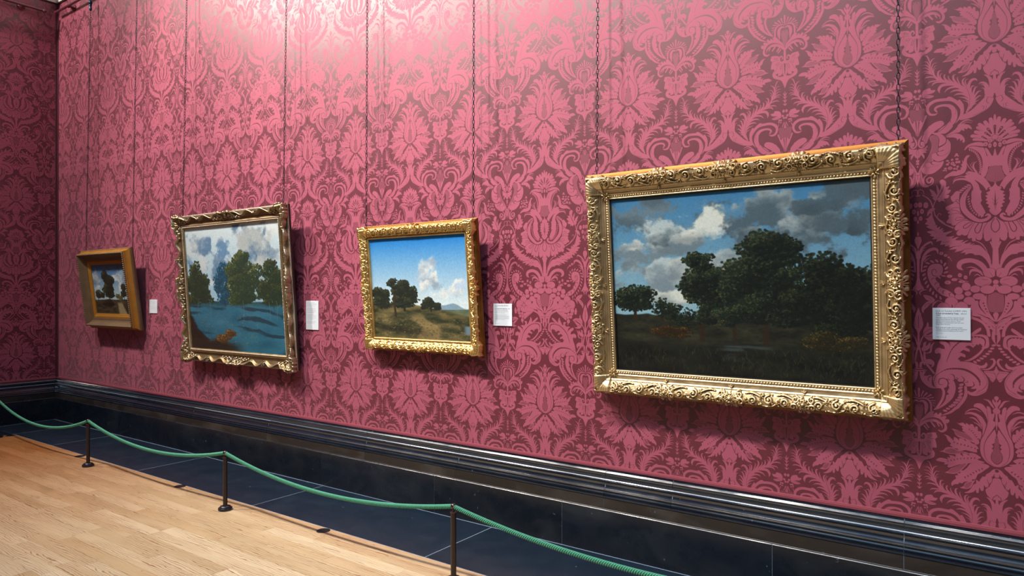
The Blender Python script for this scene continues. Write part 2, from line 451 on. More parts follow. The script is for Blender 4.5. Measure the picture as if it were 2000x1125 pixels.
+P 429 -1489 462 -1533 486 -1533 493 -1480 536 -1420 581 -1379 509 -1405 437 -1436
-S 437 -1431 487 -1416 542 -1394:2
+P 625 -1434 602 -1414 609 -1383 625 -1342 652 -1384 652 -1425
+S 437 -1383 492 -1358 536 -1315 560 -1261 564 -1217:11 19 20 20 18
+S 533 -1100 489 -1038 428 -985 374 -967:14 19 20 3
+B 611 -1139 583 -1077 533 -1018 475 -970 445 -957:8 21 28
+P 504 -1385 547 -1379 592 -1354 622 -1320 652 -1358 652 -1232 603 -1231 594 -1269 567 -1280 578 -1297 542 -1312 554 -1325 523 -1349
-S 564 -1360 597 -1335 619 -1301 620 -1231:3
-S 592 -1306 611 -1282:4
+S 605 -1246 603 -1189 621 -1131:24 25 2
+P 120 -788 141 -842 160 -936 180 -983 183 -1022 163 -1038 141 -1026 135 -1053 152 -1077 180 -1082 214 -1056 213 -1103 179 -1127 180 -1160 235 -1136 252 -1077 274 -1138 307 -1191 373 -1174 362 -1135 417 -1132 446 -1118 442 -1101 417 -1114 384 -1110 357 -1099 384 -1098 405 -1079 399 -1059 373 -1071 334 -1061 317 -1034 346 -1045 372 -1026 365 -1008 346 -1014 307 -988 285 -961 229 -920 169 -862
-S 217 -957 252 -1026 285 -1093 318 -1146:2 7 7 5
-S 163 -862 207 -906 285 -953 329 -962:4
+P 124 -749 117 -788 141 -829 185 -885 240 -933 307 -957 373 -961 428 -956 473 -941 506 -930 533 -943 546 -964 556 -939 535 -909 498 -903 528 -861 553 -818 562 -768 546 -697 506 -662 462 -644 417 -650 398 -671 404 -689 428 -675 462 -693 466 -710 428 -708 433 -731 395 -729 378 -751 362 -769 329 -769 308 -795 285 -779 257 -781 239 -800 252 -768 246 -732 218 -703 169 -693 135 -708
-S 125 -759 141 -808 185 -850 240 -880 318 -890 384 -883 445 -849 489 -795 496 -744:4 4 5 14 17 19 20 19 7
+B 196 -862 263 -876 329 -877 384 -863 440 -828 478 -784 490 -750:15 9 19
-S 235 -775 213 -791 180 -786 166 -757 174 -731 203 -730:7 7 9 7 6 3
-S 235 -783 246 -745 235 -705:11 13 11
-S 257 -837 290 -825 296 -780:3 9 5
-S 307 -806 325 -795 312 -781:5
-S 351 -824 374 -792 363 -765:3 9 6
-S 379 -763 401 -769 398 -782:5
-S 440 -778 452 -746 428 -718:3 9 6
-S 440 -696 463 -695 465 -713:5
-S 553 -799 551 -761 528 -721 489 -686:3 4 4 2
-S 533 -696 500 -674 462 -663:3
-S 495 -699 473 -678:4
-S 475 -917 517 -860 547 -805:3
+P 246 -774 285 -774 302 -736 302 -677 280 -610 235 -553 174 -502 120 -477 141 -506 169 -518 196 -551 224 -625 250 -644 235 -665 253 -706 245 -725 252 -745
+S 196 -696 208 -657 197 -597 169 -535 135 -489:21 22 20 19 18
-S 224 -638 213 -578 166 -510:7 9 3
+S 383 -723 385 -652 363 -592 318 -521:21 27 27 25
+S 361 -616 316 -531 261 -473 195 -436:26 26 22 7
+B 357 -756 341 -700 344 -635 312 -581 276 -529:8 25 35
+B 275 -536 234 -497 206 -471:3 22 30
-S 369 -754 369 -657 346 -597 301 -528:4
-S 305 -539 250 -479 195 -447:4
+P 39 -1122 64 -1136 62 -1096 98 -1132 94 -1084 80 -1064 58 -1048 30 -1047 24 -1073 37 -1088
+S 133 -1135 108 -1098 98 -1041 58 -1023:4 16 16 3
+S 43 -1047 48 -969 80 -904 127 -836:6 14 19 18
+P 64 -963 102 -969 131 -941 127 -907 105 -891 111 -918 97 -917 75 -931
+S -3 -874 29 -876:11
+S -3 -852 29 -855:12
+P 8 -843 33 -838 53 -849 58 -843 43 -809 70 -804 64 -769 86 -758 80 -785 111 -800 108 -761 113 -718 135 -702 159 -693 97 -692 41 -734 14 -785
+S 39 -829 43 -861 70 -856:11 13 3
+S 70 -758 69 -791 94 -811 109 -799:13 14 11 4
+S 14 -894 20 -927 43 -937 48 -914:21 22 17 11
+P 627 -938 611 -898 588 -886 528 -880 561 -831 594 -784 618 -817 625 -826 661 -828 661 -940
-S 533 -873 578 -872 612 -857 622 -826:3
-S 556 -831 589 -811 605 -803:3
-S 600 -885 616 -857:3
+S 509 -895 561 -901 594 -929 611 -968 600 -996 577 -991:4 13 19 19 15 5
+P -3 -1463 8 -1424 24 -1411 18 -1386 31 -1365 19 -1339 30 -1322 13 -1291 2 -1217 -10 -1217 -10 -1461
-S 0 -1418 12 -1391:3
-S 0 -1364 15 -1341:3
+S 1 -595 1 -678:9 16
+S 19 -604 37 -655:7 14
+S 37 -601 66 -638:6 16
+S 58 -594 100 -624:6 16
+S 77 -588 120 -600:5 12
+S 97 -571 133 -571:5 10
+S 108 -555 133 -546:4 8
+S 114 -543 128 -516:4 7
+S 0 -578 36 -588 80 -574 101 -533 102 -474:6 11 15 18 18
+S 0 -551 33 -560 58 -534 61 -489 52 -432:10 20 32 31 7
+S 6 -524 14 -506 29 -519:5 10 5
-S 4 -570 4 -510:3
+G 2 -507 33 -503 37 -474 26 -419 2 -343:14
+P 0 -323 19 -379 52 -417 85 -457 107 -468 127 -463 117 -436 147 -458 157 -438 179 -460 190 -442 180 -418 217 -433 227 -414 212 -398 245 -403 252 -384 239 -365 212 -365 168 -400 118 -407 69 -393 30 -365
+S 11 -321 58 -366 113 -381 157 -371 187 -344 194 -309:21 30 30 24 15 3
-S 36 -367 74 -385 118 -391 157 -380 187 -354:3
+S 195 -381 219 -348 219 -305 190 -280 165 -289:9 20 24 20 11
+S 102 -361 130 -321:16 14
+S 58 -340 81 -306:16 13
+S 44 -318 70 -285:14 10
+S 154 -354 167 -328:11 9
-S 187 -331 198 -319 193 -302:3
+S -3 -316 2 -183:27 21
+S 6 -183 47 -182 58 -222 36 -244 22 -219 37 -206:14 21 20 15 10 4
+P 66 -251 135 -263 143 -246 152 -222 135 -200 141 -168 147 -134 140 -117 113 -116 106 -77 92 -57 70 -64 72 -38 52 -35 30 -47 20 -64 19 -45 0 -22 -6 -175 47 -167 68 -211
-S 70 -225 102 -241 107 -229 75 -216:4
-S 66 -185 95 -168 85 -155 61 -173:4
-S 36 -161 50 -116 39 -106 28 -152:4
-S 63 -205 135 -201:3
-S 58 -169 85 -121 105 -80:3
-S 19 -164 28 -56:3
-S 4 -157 2 -43:10 3
+P -6 -5 19 -24 58 -23 97 -55 108 -95 130 -66 122 -26 85 -1 41 20 17 62 -2 108
+S 0 -3796 0 -3646:5 6
+S 0 -3751 17 -3779:12 6
+S 0 -3725 17 -3741:12 6
+S 0 -3686 17 -3704:12 6
+S 0 -3649 18 -3664:13 5
+E 15 -3586 13 16
+E 24 -3535 12 13
+E 11 -3512 11 11
+P 40 -3537 52 -3583 84 -3597 109 -3597 117 -3578 151 -3573 134 -3549 95 -3542
+P 40 -3524 68 -3539 139 -3518 112 -3503 73 -3507
-S 62 -3523 101 -3520 123 -3517:3
+E 59 -3492 11 10
+E 40 -3490 9 9
+E 46 -3466 9 7
+E 66 -3473 7 9
+S 7 -3464 8 -3404:5 9
+S 13 -3463 30 -3417:5 7
+S 62 -3455 73 -3426:4 7
+S -3 -3459 -1 -3399:5 7
+P 2 -3390 57 -3409 65 -3381 58 -3316 35 -3286 2 -3290
+H 2 -3390 57 -3409 65 -3381 58 -3316 35 -3286 2 -3290:7
+S -1 -3185 -1 -3295:3 11
+S 4 -3171 26 -3287:2 14
+S 10 -3170 40 -3245 73 -3334:3 12 14
+P 307 -382 327 -373 361 -383 383 -364 385 -382 410 -367 416 -353 417 -373 439 -374 455 -340 458 -356 477 -355 480 -317 498 -317 507 -290 499 -243 484 -242 488 -203 460 -188 438 -229 416 -265 399 -276 372 -299 355 -304 362 -321 350 -336 362 -345 333 -360
+C 402 -332 432 -310 460 -271 484 -236:6 14
+P 270 -314 300 -313 338 -297 383 -288 413 -266 429 -254 450 -205 416 -213 372 -228 327 -242 300 -264 288 -297
+H 297 -303 361 -291 410 -262 438 -230 405 -226 338 -251 305 -266:13
+P 205 -253 239 -247 272 -217 285 -204 289 -238 312 -229 329 -209 331 -230 361 -229 384 -210 384 -230 411 -214 433 -196 450 -192 472 -175 483 -152 468 -143 471 -116 427 -118 383 -127 355 -116 327 -115 316 -130 283 -132 272 -145 255 -156 263 -175 239 -198 226 -236
+C 275 -194 327 -178 383 -169 468 -147:7 16
+P 172 -86 201 -100 223 -129 261 -139 305 -123 350 -110 394 -104 410 -90 361 -97 327 -80 283 -74 239 -74 206 -83
+H 212 -101 261 -127 316 -112 372 -100 305 -84 239 -82:13
+P 139 4 168 -23 206 -25 241 -18 230 -38 257 -37 249 -61 283 -59 301 -50 300 -77 329 -84 362 -65 355 -91 384 -92 411 -78 410 -101 450 -103 488 -83 501 -68 476 -48 531 -30 460 -12 394 -3 355 14 333 17 283 42 250 58 233 50 241 32 206 35 213 18 179 13
+C 223 3 283 -20 350 -42 465 -62:9 15
-S 394 1 449 -10 487 -15:2 5 5
+P 213 112 241 93 264 64 308 38 352 11 386 -14 399 0 374 36 330 88 286 114 241 114
+H 239 103 275 62 341 20 385 1 363 36 319 88 275 108:13
+P 270 232 264 207 280 178 303 155 297 130 320 120 312 102 341 98 329 74 363 70 396 33 418 -1 473 -18 517 -19 553 -10 566 8 534 39 506 68 476 92 459 135 430 146 434 162 396 168 364 180 352 194 331 191 319 206 297 210 280 221
+C 363 141 407 110 457 69 520 26:7 17
+P 336 238 363 217 374 190 407 165 437 159 455 144 437 188 419 223 385 241
+H 368 220 385 188 429 167 412 216 385 233:13
+P 369 279 401 258 423 228 441 192 462 177 463 141 487 154 506 109 534 101 545 68 572 53 594 29 625 19 661 17 661 96 633 101 611 98 604 85 588 97 590 115 581 158 567 160 560 200 538 204 524 183 520 232 502 240 488 212 481 259 465 263 459 235 446 257 407 276
-S 605 72 597 92 619 103 638 96:5
-S 583 91 590 119 578 158 567 154:4
-S 550 128 561 186 539 206:4
-E 623 38 15 14
-S 567 55 539 78:9 5
-S 517 81 501 125:6 3
+S 520 -240 530 -305 528 -381 501 -439 460 -470 416 -479 376 -465:27 30 30 30 25 19 5
+S 381 -481 416 -510 460 -520 506 -497:6 10 11 2
+S 512 -354 498 -410 471 -442:5 9 3
+S 506 -366 471 -414 443 -436 414 -435:7 12 14 4
+S 509 -341 482 -376 443 -398:5 11 3
-P 658 15 625 4 581 -6 531 -37 495 -90 487 -159 495 -237 526 -304 545 -396 537 -459 504 -513 553 -498 581 -501 658 -571
+P 449 -540 454 -566 487 -578 520 -567 549 -528 548 -552 563 -556 579 -533 585 -487 603 -498 609 -478 597 -426 612 -415 614 -384 597 -350 581 -311 549 -256 532 -203 527 -145 538 -77 581 -19 625 2 586 -8 537 -43 504 -98 495 -160 504 -238 532 -305 554 -397 543 -459 504 -518 471 -537
-S 548 -517 559 -448 556 -410:3
+P 627 -657 608 -646 608 -625 618 -615 615 -596 597 -626 592 -597 608 -567 614 -545 596 -526 598 -503 616 -485 614 -428 619 -378 627 -322 658 -382 658 -660
+S 605 -541 586 -571 564 -606 525 -620:7 19 16 2
+P 608 -344 581 -303 549 -248 532 -196 529 -133 543 -65 586 -18 625 -3 658 -28 658 -319 627 -287 616 -315
-S 594 -337 554 -268 529 -202 526 -126 545 -57 586 -15:3
-P 626 -297 611 -257 604 -218 587 -207 598 -186 585 -165 597 -154 579 -107 581 -63 603 -33 625 -23 658 -54 658 -288
+G 625 -284 611 -251 605 -206 600 -154 583 -108 585 -64 605 -38 625 -30 658 -57 658 -288:15
+L 273 -1520 47 48
+L 356 -1465 47 55
+L 207 -1456 48 55
+L 288 -1394 55 38
+O 280 -1448 22 22
-S 280 -1480 278 -1502:13 3
-S 307 -1444 348 -1447:7 2
-S 252 -1444 215 -1448:7 2
-S 286 -1423 290 -1394:7 2
+L 194 -1381 25 30
+E 140 -1378 22 12
+E 144 -1353 18 22
+E 140 -1399 12 15
+L 298 -1318 22 22
+L 261 -1294 17 22
+L 219 -1298 22 18
+L 205 -1338 23 17
+L 252 -1333 18 18
+O 254 -1242 23 28
+E 261 -1204 8 8
+P 448 -1381 352 -1411 340 -1379 319 -1361 307 -1336 290 -1300 282 -1272 290 -1254 332 -1285
-S 415 -1363 323 -1364:3
-S 390 -1335 307 -1293:3
+P 423 -1479 440 -1443 523 -1394 581 -1386 473 -1391 390 -1414 406 -1450
+S 448 -1370 515 -1340 556 -1288 571 -1214:17 22 25 22
+P 569 -1112 569 -1170 556 -1207 515 -1223 448 -1217 465 -1224 506 -1260 505 -1285 473 -1268 431 -1232 415 -1222 411 -1262 390 -1288 381 -1255 348 -1191 332 -1163 332 -1220 315 -1231 290 -1228 307 -1192 298 -1142 286 -1121 290 -1157 265 -1175 227 -1165 257 -1143 265 -1086 261 -1064 257 -1114 232 -1133 194 -1120 223 -1101 240 -1065 232 -1036 223 -1065 190 -1074 157 -1053 148 -1025 182 -1035 194 -1009 190 -967 157 -890 223 -887 307 -933 340 -968 323 -983 348 -1011 381 -1002 381 -1027 356 -1036 315 -1023 307 -1012 340 -1047 381 -1082 415 -1055 415 -1080 390 -1092 373 -1089 415 -1124 448 -1123 440 -1094 456 -1108 473 -1129 486 -1122 498 -1136 519 -1113 511 -1095 540 -1091
-S 536 -1113 540 -1164 515 -1194 448 -1196 373 -1169 307 -1113 265 -1050 232 -954:5 10 13 15 13 12 8 4
+B 527 -1157 498 -1187 440 -1189 373 -1158 315 -1105 273 -1049:13 13 22
+P 186 -1263 140 -1285 90 -1283 86 -1311 73 -1326 65 -1290 44 -1255 40 -1213 48 -1185 82 -1152 123 -1151 161 -1164 115 -1172 140 -1204 173 -1245
-S 165 -1253 98 -1261 52 -1227 48 -1192 90 -1187 140 -1204 165 -1249:4
-S 140 -1246 73 -1205:12
+S 44 -1199 23 -1157 11 -1101:10 12 8
+S 2 -1242 2 -1108 0 -1059:10 17 8
+P 40 -1312 27 -1376 0 -1468 -6 -1461 -6 -1200 15 -1242 32 -1270
-S 0 -1390 0 -1271:5
+S 2 -1101 19 -1023 32 -952:10 15 18
+S 52 -1036 52 -979 73 -907:10 15 20"""
def smooth_closed(p,n=5):
    p=np.asarray(p,float);a=np.roll(p,1,0);b=p;c=np.roll(p,-1,0);d=np.roll(p,-2,0);o=[]
    for t in np.linspace(0,1,n,endpoint=False):
        o.append(.5*((2*b)+(c-a)*t+(2*a-5*b+4*c-d)*t*t+(3*b-a-3*c+d)*t**3))
    return np.stack(o,1).reshape(-1,p.shape[1])
def smooth_open(p,n=6):
    p=np.asarray(p,float)
    if len(p)<3:
        t=np.linspace(0,1,n+1)[:,None];return p[0]*(1-t)+p[-1]*t
    q=np.vstack([2*p[0]-p[1],p,2*p[-1]-p[-2]]);o=[]
    for i in range(1,len(q)-2):
        a,b,c,d=q[i-1:i+3]
        for t in np.linspace(0,1,n,endpoint=False):
            o.append(.5*((2*b)+(c-a)*t+(2*a-5*b+4*c-d)*t*t+(3*b-a-3*c+d)*t**3))
    o.append(p[-1]);return np.array(o)
class Tile:
    def __init__(s,W,H):
        s.W,s.H=W,H;s.a=np.zeros((H,W),bool)
    def put(s,x0,y0,m,val):
        h,w=m.shape
        xa=max(0,x0);xb=min(s.W,x0+w)
        if xb<=xa:return
        rows=(np.arange(y0,y0+h))%s.H
        sub=m[:,xa-x0:xb-x0]
        if val: s.a[rows,xa:xb]|=sub
        else: s.a[rows,xa:xb]&=~sub
    def pmask(s,p):
        x0,y0=np.floor(p.min(0)).astype(int)-1;x1,y1=np.ceil(p.max(0)).astype(int)+1
        w,h=x1-x0+1,y1-y0+1;cnt=np.zeros((h,w+1),np.int32)
        q=np.roll(p,-1,0)
        for (ax,ay),(bx,by) in zip(p-[x0,y0],q-[x0,y0]):
            if ay==by:continue
            lo,hi=(ay,by) if ay<by else (by,ay)
            r=np.arange(int(np.ceil(lo)),int(np.ceil(hi)))
            if len(r)==0:continue
            xi=ax+(r-ay)*(bx-ax)/(by-ay)
            cnt[r,np.clip(np.ceil(xi).astype(int),0,w)]+=1
        return x0,y0,(np.cumsum(cnt,1)[:,:w]%2)==1
    def smask(s,p,wd):
        r=max(wd)/2+1
        x0,y0=np.floor(p.min(0)-r).astype(int);x1,y1=np.ceil(p.max(0)+r).astype(int)
        m=np.zeros((y1-y0+1,x1-x0+1),bool)
        for i in range(len(p)-1):
            a=p[i];b=p[i+1];ra=max(wd[i],wd[i+1])/2+1
            u0,v0=np.floor(np.minimum(a,b)-ra).astype(int);u1,v1=np.ceil(np.maximum(a,b)+ra).astype(int)
            X,Y=np.meshgrid(np.arange(u0,u1+1),np.arange(v0,v1+1))
            d=b-a;L=d@d+1e-9
            t=np.clip(((X-a[0])*d[0]+(Y-a[1])*d[1])/L,0,1)
            D=np.hypot(X-a[0]-t*d[0],Y-a[1]-t*d[1])
            m[v0-y0:v1-y0+1,u0-x0:u1-x0+1]|=D<=(wd[i]*(1-t)+wd[i+1]*t)/2
        return x0,y0,m
    def ell(s,cx,cy,rx,ry,val,ang=0.):
        R=max(rx,ry)+1;x0=int(cx-R);y0=int(cy-R);n=int(2*R)+2
        X,Y=np.meshgrid(np.arange(x0,x0+n)-cx,np.arange(y0,y0+n)-cy)
        c,t=np.cos(ang),np.sin(ang)
        s.put(x0,y0,((X*c+Y*t)/rx)**2+((-X*t+Y*c)/ry)**2<=1,val)
    def run(s,txt):
        for ln in txt.split('\n'):
            if not ln.strip():continue
            val=ln[0]=='+';k=ln[1];a,_,b=ln[2:].partition(':')
            v=np.array(a.split(),float);par=[float(t) for t in b.split()]
            if k=='E': s.ell(v[0],v[1],v[2],v[3],val)
            elif k=='O':
                s.ell(v[0],v[1],v[2]+3,v[3]+3,False);s.ell(v[0],v[1],v[2],v[3],True)
                m=min(v[2],v[3])
                if m<20: s.ell(v[0],v[1]+1,m*.35,m*.35,False);s.ell(v[0],v[1]+1,m*.16,m*.16,True)
            elif k=='L':
                v[2:4]*=1.13;s.ell(v[0],v[1],v[2]+3,v[3]+3,False);s.ell(v[0],v[1],v[2],v[3],True)
            else:
                p=v.reshape(-1,2)
                if k=='P':
                    s.put(*s.pmask(smooth_closed(p)),val)
                elif k=='S':
                    q=smooth_open(p);w=np.interp(np.linspace(0,1,len(q)),np.linspace(0,1,len(par)),par) if len(par)>1 else np.full(len(q),par[0])
                    s.put(*s.smask(q,w),val)
                elif k in 'BC':
                    n=int(par[0]);q=smooth_open(p,10);d=np.r_[0,np.cumsum(np.hypot(*np.diff(q,axis=0).T))]
                    for t in np.linspace(d[-1]*.5/n,d[-1]*(1-.5/n),n):
                        i=np.interp(t,d,np.arange(len(d)));j=int(i);j=min(j,len(q)-2);c=q[j]+(q[j+1]-q[j])*(i-j);g=q[j+1]-q[j];an=np.arctan2(g[1],g[0])
                        if k=='B': s.ell(c[0],c[1],par[2]*.6,par[1]*.47,val,an+.9)
                        else:
                            s.ell(c[0],c[1],par[1]*.42,par[1]*.5,False,an);s.ell(c[0]-np.cos(an)*par[1]*.28,c[1]-np.sin(an)*par[1]*.28,par[1]*.26,par[1]*.26,True,an)
                elif k in 'GH':
                    x0,y0,m=s.pmask(smooth_closed(p));h,w=m.shape;X,Y=np.meshgrid(np.arange(w)+x0,np.arange(h)+y0);pt=par[0]*.75
                    A=(X+Y)/pt*.75%1;B=(X-Y)/pt*.75%1
                    dots=(A>.3)&(B>.3)
                    if k=='G': s.put(x0,y0,m,False);s.put(x0,y0,m&dots,True)
                    else: s.put(x0,y0,m&~dots,False)
def damask(txt):
    t=Tile(625,3943);t.run(txt);h=t.a[:3942,:624].astype(np.float32)
    h=h.reshape(1971,2,312,2).mean((1,3))
    return np.concatenate([h,h[:,::-1]],1)  # u 0..624mm, seam axis at 0, rows downwards

P_W, P_H, THX, THZ = .6247, 1.9713, -.1024, .8278     # repeat width/height, a thistle's axis and base height
def make_image(name, rgb, colorspace='sRGB'):
    h, w = rgb.shape[:2]
    im = bpy.data.images.new(name, w, h, alpha=False); im.colorspace_settings.name = colorspace
    px = np.ones((h, w, 4), np.float32); px[..., :3] = rgb[::-1] if rgb.ndim == 3 else rgb[::-1][..., None]
    im.pixels.foreach_set(px.ravel()); im.update(); im.pack(); return im
IMG_DAMASK = make_image('damask_weave', damask(DAMASK), 'Non-Color')

def damask_mat(name, axis, u0):
    m = mat(name); q = N(m); c = q.coord()
    sep = q.n('ShaderNodeSeparateXYZ'); q.l(c, sep.inputs[0])
    u = q.math('DIVIDE', q.math('SUBTRACT', sep.outputs[axis], u0), P_W)
    v = q.math('DIVIDE', q.math('SUBTRACT', sep.outputs[2], THZ), P_H)
    cb = q.n('ShaderNodeCombineXYZ'); q.l(u, cb.inputs[0]); q.l(v, cb.inputs[1])
    im = q.n('ShaderNodeTexImage', image=IMG_DAMASK, extension='REPEAT', interpolation='Cubic'); q.l(cb.outputs[0], im.inputs[0])
    s2 = q.n('ShaderNodeSeparateColor'); q.l(im.outputs[0], s2.inputs[0]); f = s2.outputs[0]
    wear = q.noise(q.mapping(c, (.6, .6, .35)), 1.6, 5, .6)
    wr = q.ramp(wear, [(.3, g3(.93)), (.7, g3(1.05))])
    col = q.mix(f, GROUND_C, PATTERN_C)
    q.base(q.mix(1., col, wr, 'MULTIPLY'))
    q.rough(q.math('MULTIPLY_ADD', f, .18, .40))
    q.l(q.math('MULTIPLY_ADD', f, -.3, .55), q.b.inputs['Specular IOR Level'])
    q.l(q.math('MULTIPLY_ADD', f, -.2, .28), q.b.inputs['Coat Weight']); q.b.inputs['Coat Roughness'].default_value = .42; q.l(q.math('MULTIPLY_ADD', f, -.30, .58), q.b.inputs['Sheen Weight']); q.b.inputs['Sheen Roughness'].default_value = .38; q.b.inputs['Sheen Tint'].default_value = (1, .62, .70, 1); q.b.inputs['Coat IOR'].default_value = 1.7
    wv = q.noise(q.mapping(c, (900, 900, 260)), 1, 2)
    fold = q.noise(q.mapping(c, (2.2, 2.2, .5)), 1.2, 3)
    h = q.math('ADD', q.math('MULTIPLY', wv, .12), q.math('MULTIPLY', fold, 5.))
    q.bump(q.math('ADD', h, q.math('MULTIPLY', f, .15)), .5, .0012)
    return m
GROUND_C = lin(92, 27, 43); PATTERN_C = lin(156, 78, 97)
M_WALL = damask_mat('damask_back_wall', 0, THX+P_W/2)
M_WALL_L = damask_mat('damask_left_wall', 1, -.158)

XL, XR, YF = -10.247, 6.0, -13.0
WP0 = .52        # bottom edge of the fabric
CZ = 5.43        # spring of the cove
# ---- walls
def struct(o): o['kind'] = 'structure'; return o
wb = struct(G().box((XL-.25, 0, 0), (XR+.25, .25, CZ)).build('wall_back', M_WALL))
wl = struct(G().box((XL-.25, YF, 0), (XL, 0, CZ)).build('wall_left', M_WALL_L))
M_PLAINRED = mat('plain_red_fabric', lin(120, 50, 62), .6)
wr = struct(G().box((XR, YF, 0), (XR+.25, 0, CZ)).build('wall_right', M_PLAINRED))
wf = struct(G().box((XL-.25, YF-.25, 0), (XR+.25, YF, CZ)).build('wall_front', M_PLAINRED))

# fabric border (gimp) at the foot of the damask, and a corner batten coloured dark for the corner's shade
M_TRIM = mat('red_fabric_border', lin(138, 62, 76), .65)
q = N(M_TRIM); q.bump(q.noise(q.mapping(q.coord(), (300, 300, 300)), 1, 3), .3, .0006)
def prism(path_pts, prof, closed=False):
    """sweep profile [(out, z)] along an xy polyline with mitred corners; out = to the left of travel"""
    P = [Vector((x, y)) for x, y in path_pts]; n = len(P); V = []; F = []
    for i in range(n):
        a = (P[i]-P[i-1]).normalized() if (i > 0 or closed) else None
        b = (P[(i+1) % n]-P[i]).normalized() if (i < n-1 or closed) else None
        if a is None: a = b
        if b is None: b = a
        na = Vector((-a.y, a.x)); nb = Vector((-b.y, b.x)); mm = (na+nb).normalized(); k = 1/max(.2, mm.dot(na))
        for o, z in prof: V.append((P[i].x+mm.x*k*o, P[i].y+mm.y*k*o, z))
    m = len(prof)
    for i in range(n if closed else n-1):
        j = (i+1) % n
        for k in range(m-1): F.append((i*m+k, j*m+k, j*m+k+1, i*m+k+1))
    if not closed: F += [tuple(range(m)), tuple((n-1)*m+m-1-k for k in range(m))]
    return V, F
# travel direction chosen so that "left" points into the room
struct(G().add(*prism([(XR, 0), (XL, 0), (XL, YF)], [(0, .548), (.004, .547), (.0055, .535), (.004, .524), (0, .522)])).build('trim_1', M_TRIM))
struct(G().box((XL, -.03, .548), (XL+.006, 0, CZ)).box((XL, -.006, .548), (XL+.03, 0, CZ)).build('trim_2', mat('corner_batten_with_shade', lin(84, 34, 46), .6)))

# ---- stone skirting: plinth blocks, fascia blocks and moulded cap, each block a piece
M_STONE = mat('black_marble', lin(26, 30, 36), .16, spec=.6)
def stone(m, dark, light, seed, rough=(.16, .38), scale=1.0, oi=True):
    q = N(m); c = q.coord('Object')
    if oi:
        inf = q.n('ShaderNodeObjectInfo'); vm = q.n('ShaderNodeVectorMath', operation='ADD')
        cm = q.n('ShaderNodeCombineXYZ'); r = q.math('MULTIPLY', inf.outputs['Random'], 37.)
        q.l(r, cm.inputs[0]); q.l(r, cm.inputs[2]); q.l(c, vm.inputs[0]); q.l(cm.outputs[0], vm.inputs[1]); c = vm.outputs[0]
    a = q.noise(q.mapping(c, (1.2*scale, 1.6*scale, 2.4*scale), (seed, 0, 0)), 1.6, 6, .62, .6)
    patch = q.ramp(a, [(.48, g3(0)), (.72, g3(1))])
    b = q.noise(q.mapping(c, (26, 26, 26)), 1, 2, .5)
    fleck = q.ramp(b, [(.735, g3(0)), (.76, g3(1))])
    col = q.mix(patch, dark, light); col = q.mix(q.math('MULTIPLY', fleck, .28), col, lin(120, 135, 150))
    if oi: col = q.mix(1., col, q.ramp(inf.outputs['Random'], [(0, g3(.8)), (1, g3(1.15))]), 'MULTIPLY')
    q.base(col)
    sm = q.noise(q.mapping(c, (3, 3, 3), (0, seed, 0)), 2, 5, .6)
    q.rough(q.ramp(sm, [(.35, g3(rough[0])), (.7, g3(rough[1]))]))
    q.bump(q.noise(q.mapping(c, (14, 14, 14)), 1, 3), .08, .002)
stone(M_STONE, lin(12, 22, 33), lin(34, 42, 48), 3., (.2, .42))
M_CAP = mat('black_marble_polished', spec=1., coat=1.); stone(M_CAP, lin(14, 28, 42), lin(32, 44, 56), 9., (.14, .26)); M_CAP.node_tree.nodes['Principled BSDF'].inputs['Coat Roughness'].default_value = .12
M_FASC = mat('brown_black_marble', spec=.5); stone(M_FASC, lin(38, 34, 32), lin(66, 62, 58), 5., (.3, .5))
M_SLAB = mat('black_floor_marble', spec=.5); stone(M_SLAB, lin(20, 32, 46), lin(26, 40, 54), 1., (.28, .38))
M_GROUT = mat('pale_grout', lin(150, 165, 180), .7)
CAP = [(0, .520), (.011, .5195), (.012, .512), (.020, .510), (.0265, .503), (.0285, .493), (.026, .484), (.018, .478), (.0135, .472), (.0125, .463), (.017, .4575),
       (.028, .459), (.034, .4555), (.035, .449), (.030, .443), (.0285, .43), (.031, .418), (.037, .409), (.043, .4065), (.0475, .402), (.0475, .397),
       (.042, .3945), (.0425, .391), (.051, .389), (.0545, .383), (.053, .376), (.049, .3725), (.050, .366), (.052, .361), (.050, .355), (.044, .353), (0, .353)]
FASC = [(0, .3525), (.0455, .3525), (.0465, .351), (.0465, .284), (.048, .282), (0, .282)]
PLIN = [(0, .2815), (.0465, .2815), (.0605, .2815), (.0635, .278), (.0635, .006), (.062, .002), (0, .002)]
base_b = struct(G().add(*prism([(XR, 0), (XL, 0)], [(0, .518), (.010, .518), (.010, .47), (.026, .44), (.04, .37), (.0445, .34), (.0445, .28), (.0615, .276), (.0615, 0), (0, 0)])).build('baseboard_back', M_GROUT))
base_l = struct(G().add(*prism([(XL, 0), (XL, YF)], [(0, .518), (.010, .518), (.010, .47), (.026, .44), (.04, .37), (.0445, .34), (.0445, .28), (.0615, .276), (.0615, 0), (0, 0)])).build('baseboard_left', M_GROUT))
def course(name, joints, prof, m, parent, along='x', gap=.0028, jit=.0006):
    js = sorted(joints)
    depth = max(o for o, z in prof)
    for i, (a, b) in enumerate(zip(js, js[1:])):
        if along == 'x':
            # travel right-to-left keeps the room on the left; mitre into the corner
            first = abs(a-XL) < 1e-6
            d = random.uniform(0, jit)
            p = [(o+d if o > 0 else 0, z) for o, z in prof]
            V = []; mm = len(p)
            for o, z in p: V.append((b-gap/2, -o, z))
            for o, z in p: V.append(((a+o) if first else a+gap/2, -o, z))
        else:
            first = abs(b) < 1e-6
            p = prof; V = []; mm = len(p)
            for o, z in p: V.append((XL+o, (b-o) if first else b-gap/2, z))
            for o, z in p: V.append((XL+o, a+gap/2, z))
        F = [(k, mm+k, mm+k+1, k+1) for k in range(mm-1)]+[tuple(range(mm)), tuple(2*mm-1-k for k in range(mm))]
        auto_smooth(mesh(name, V, F, m, parent), 28)
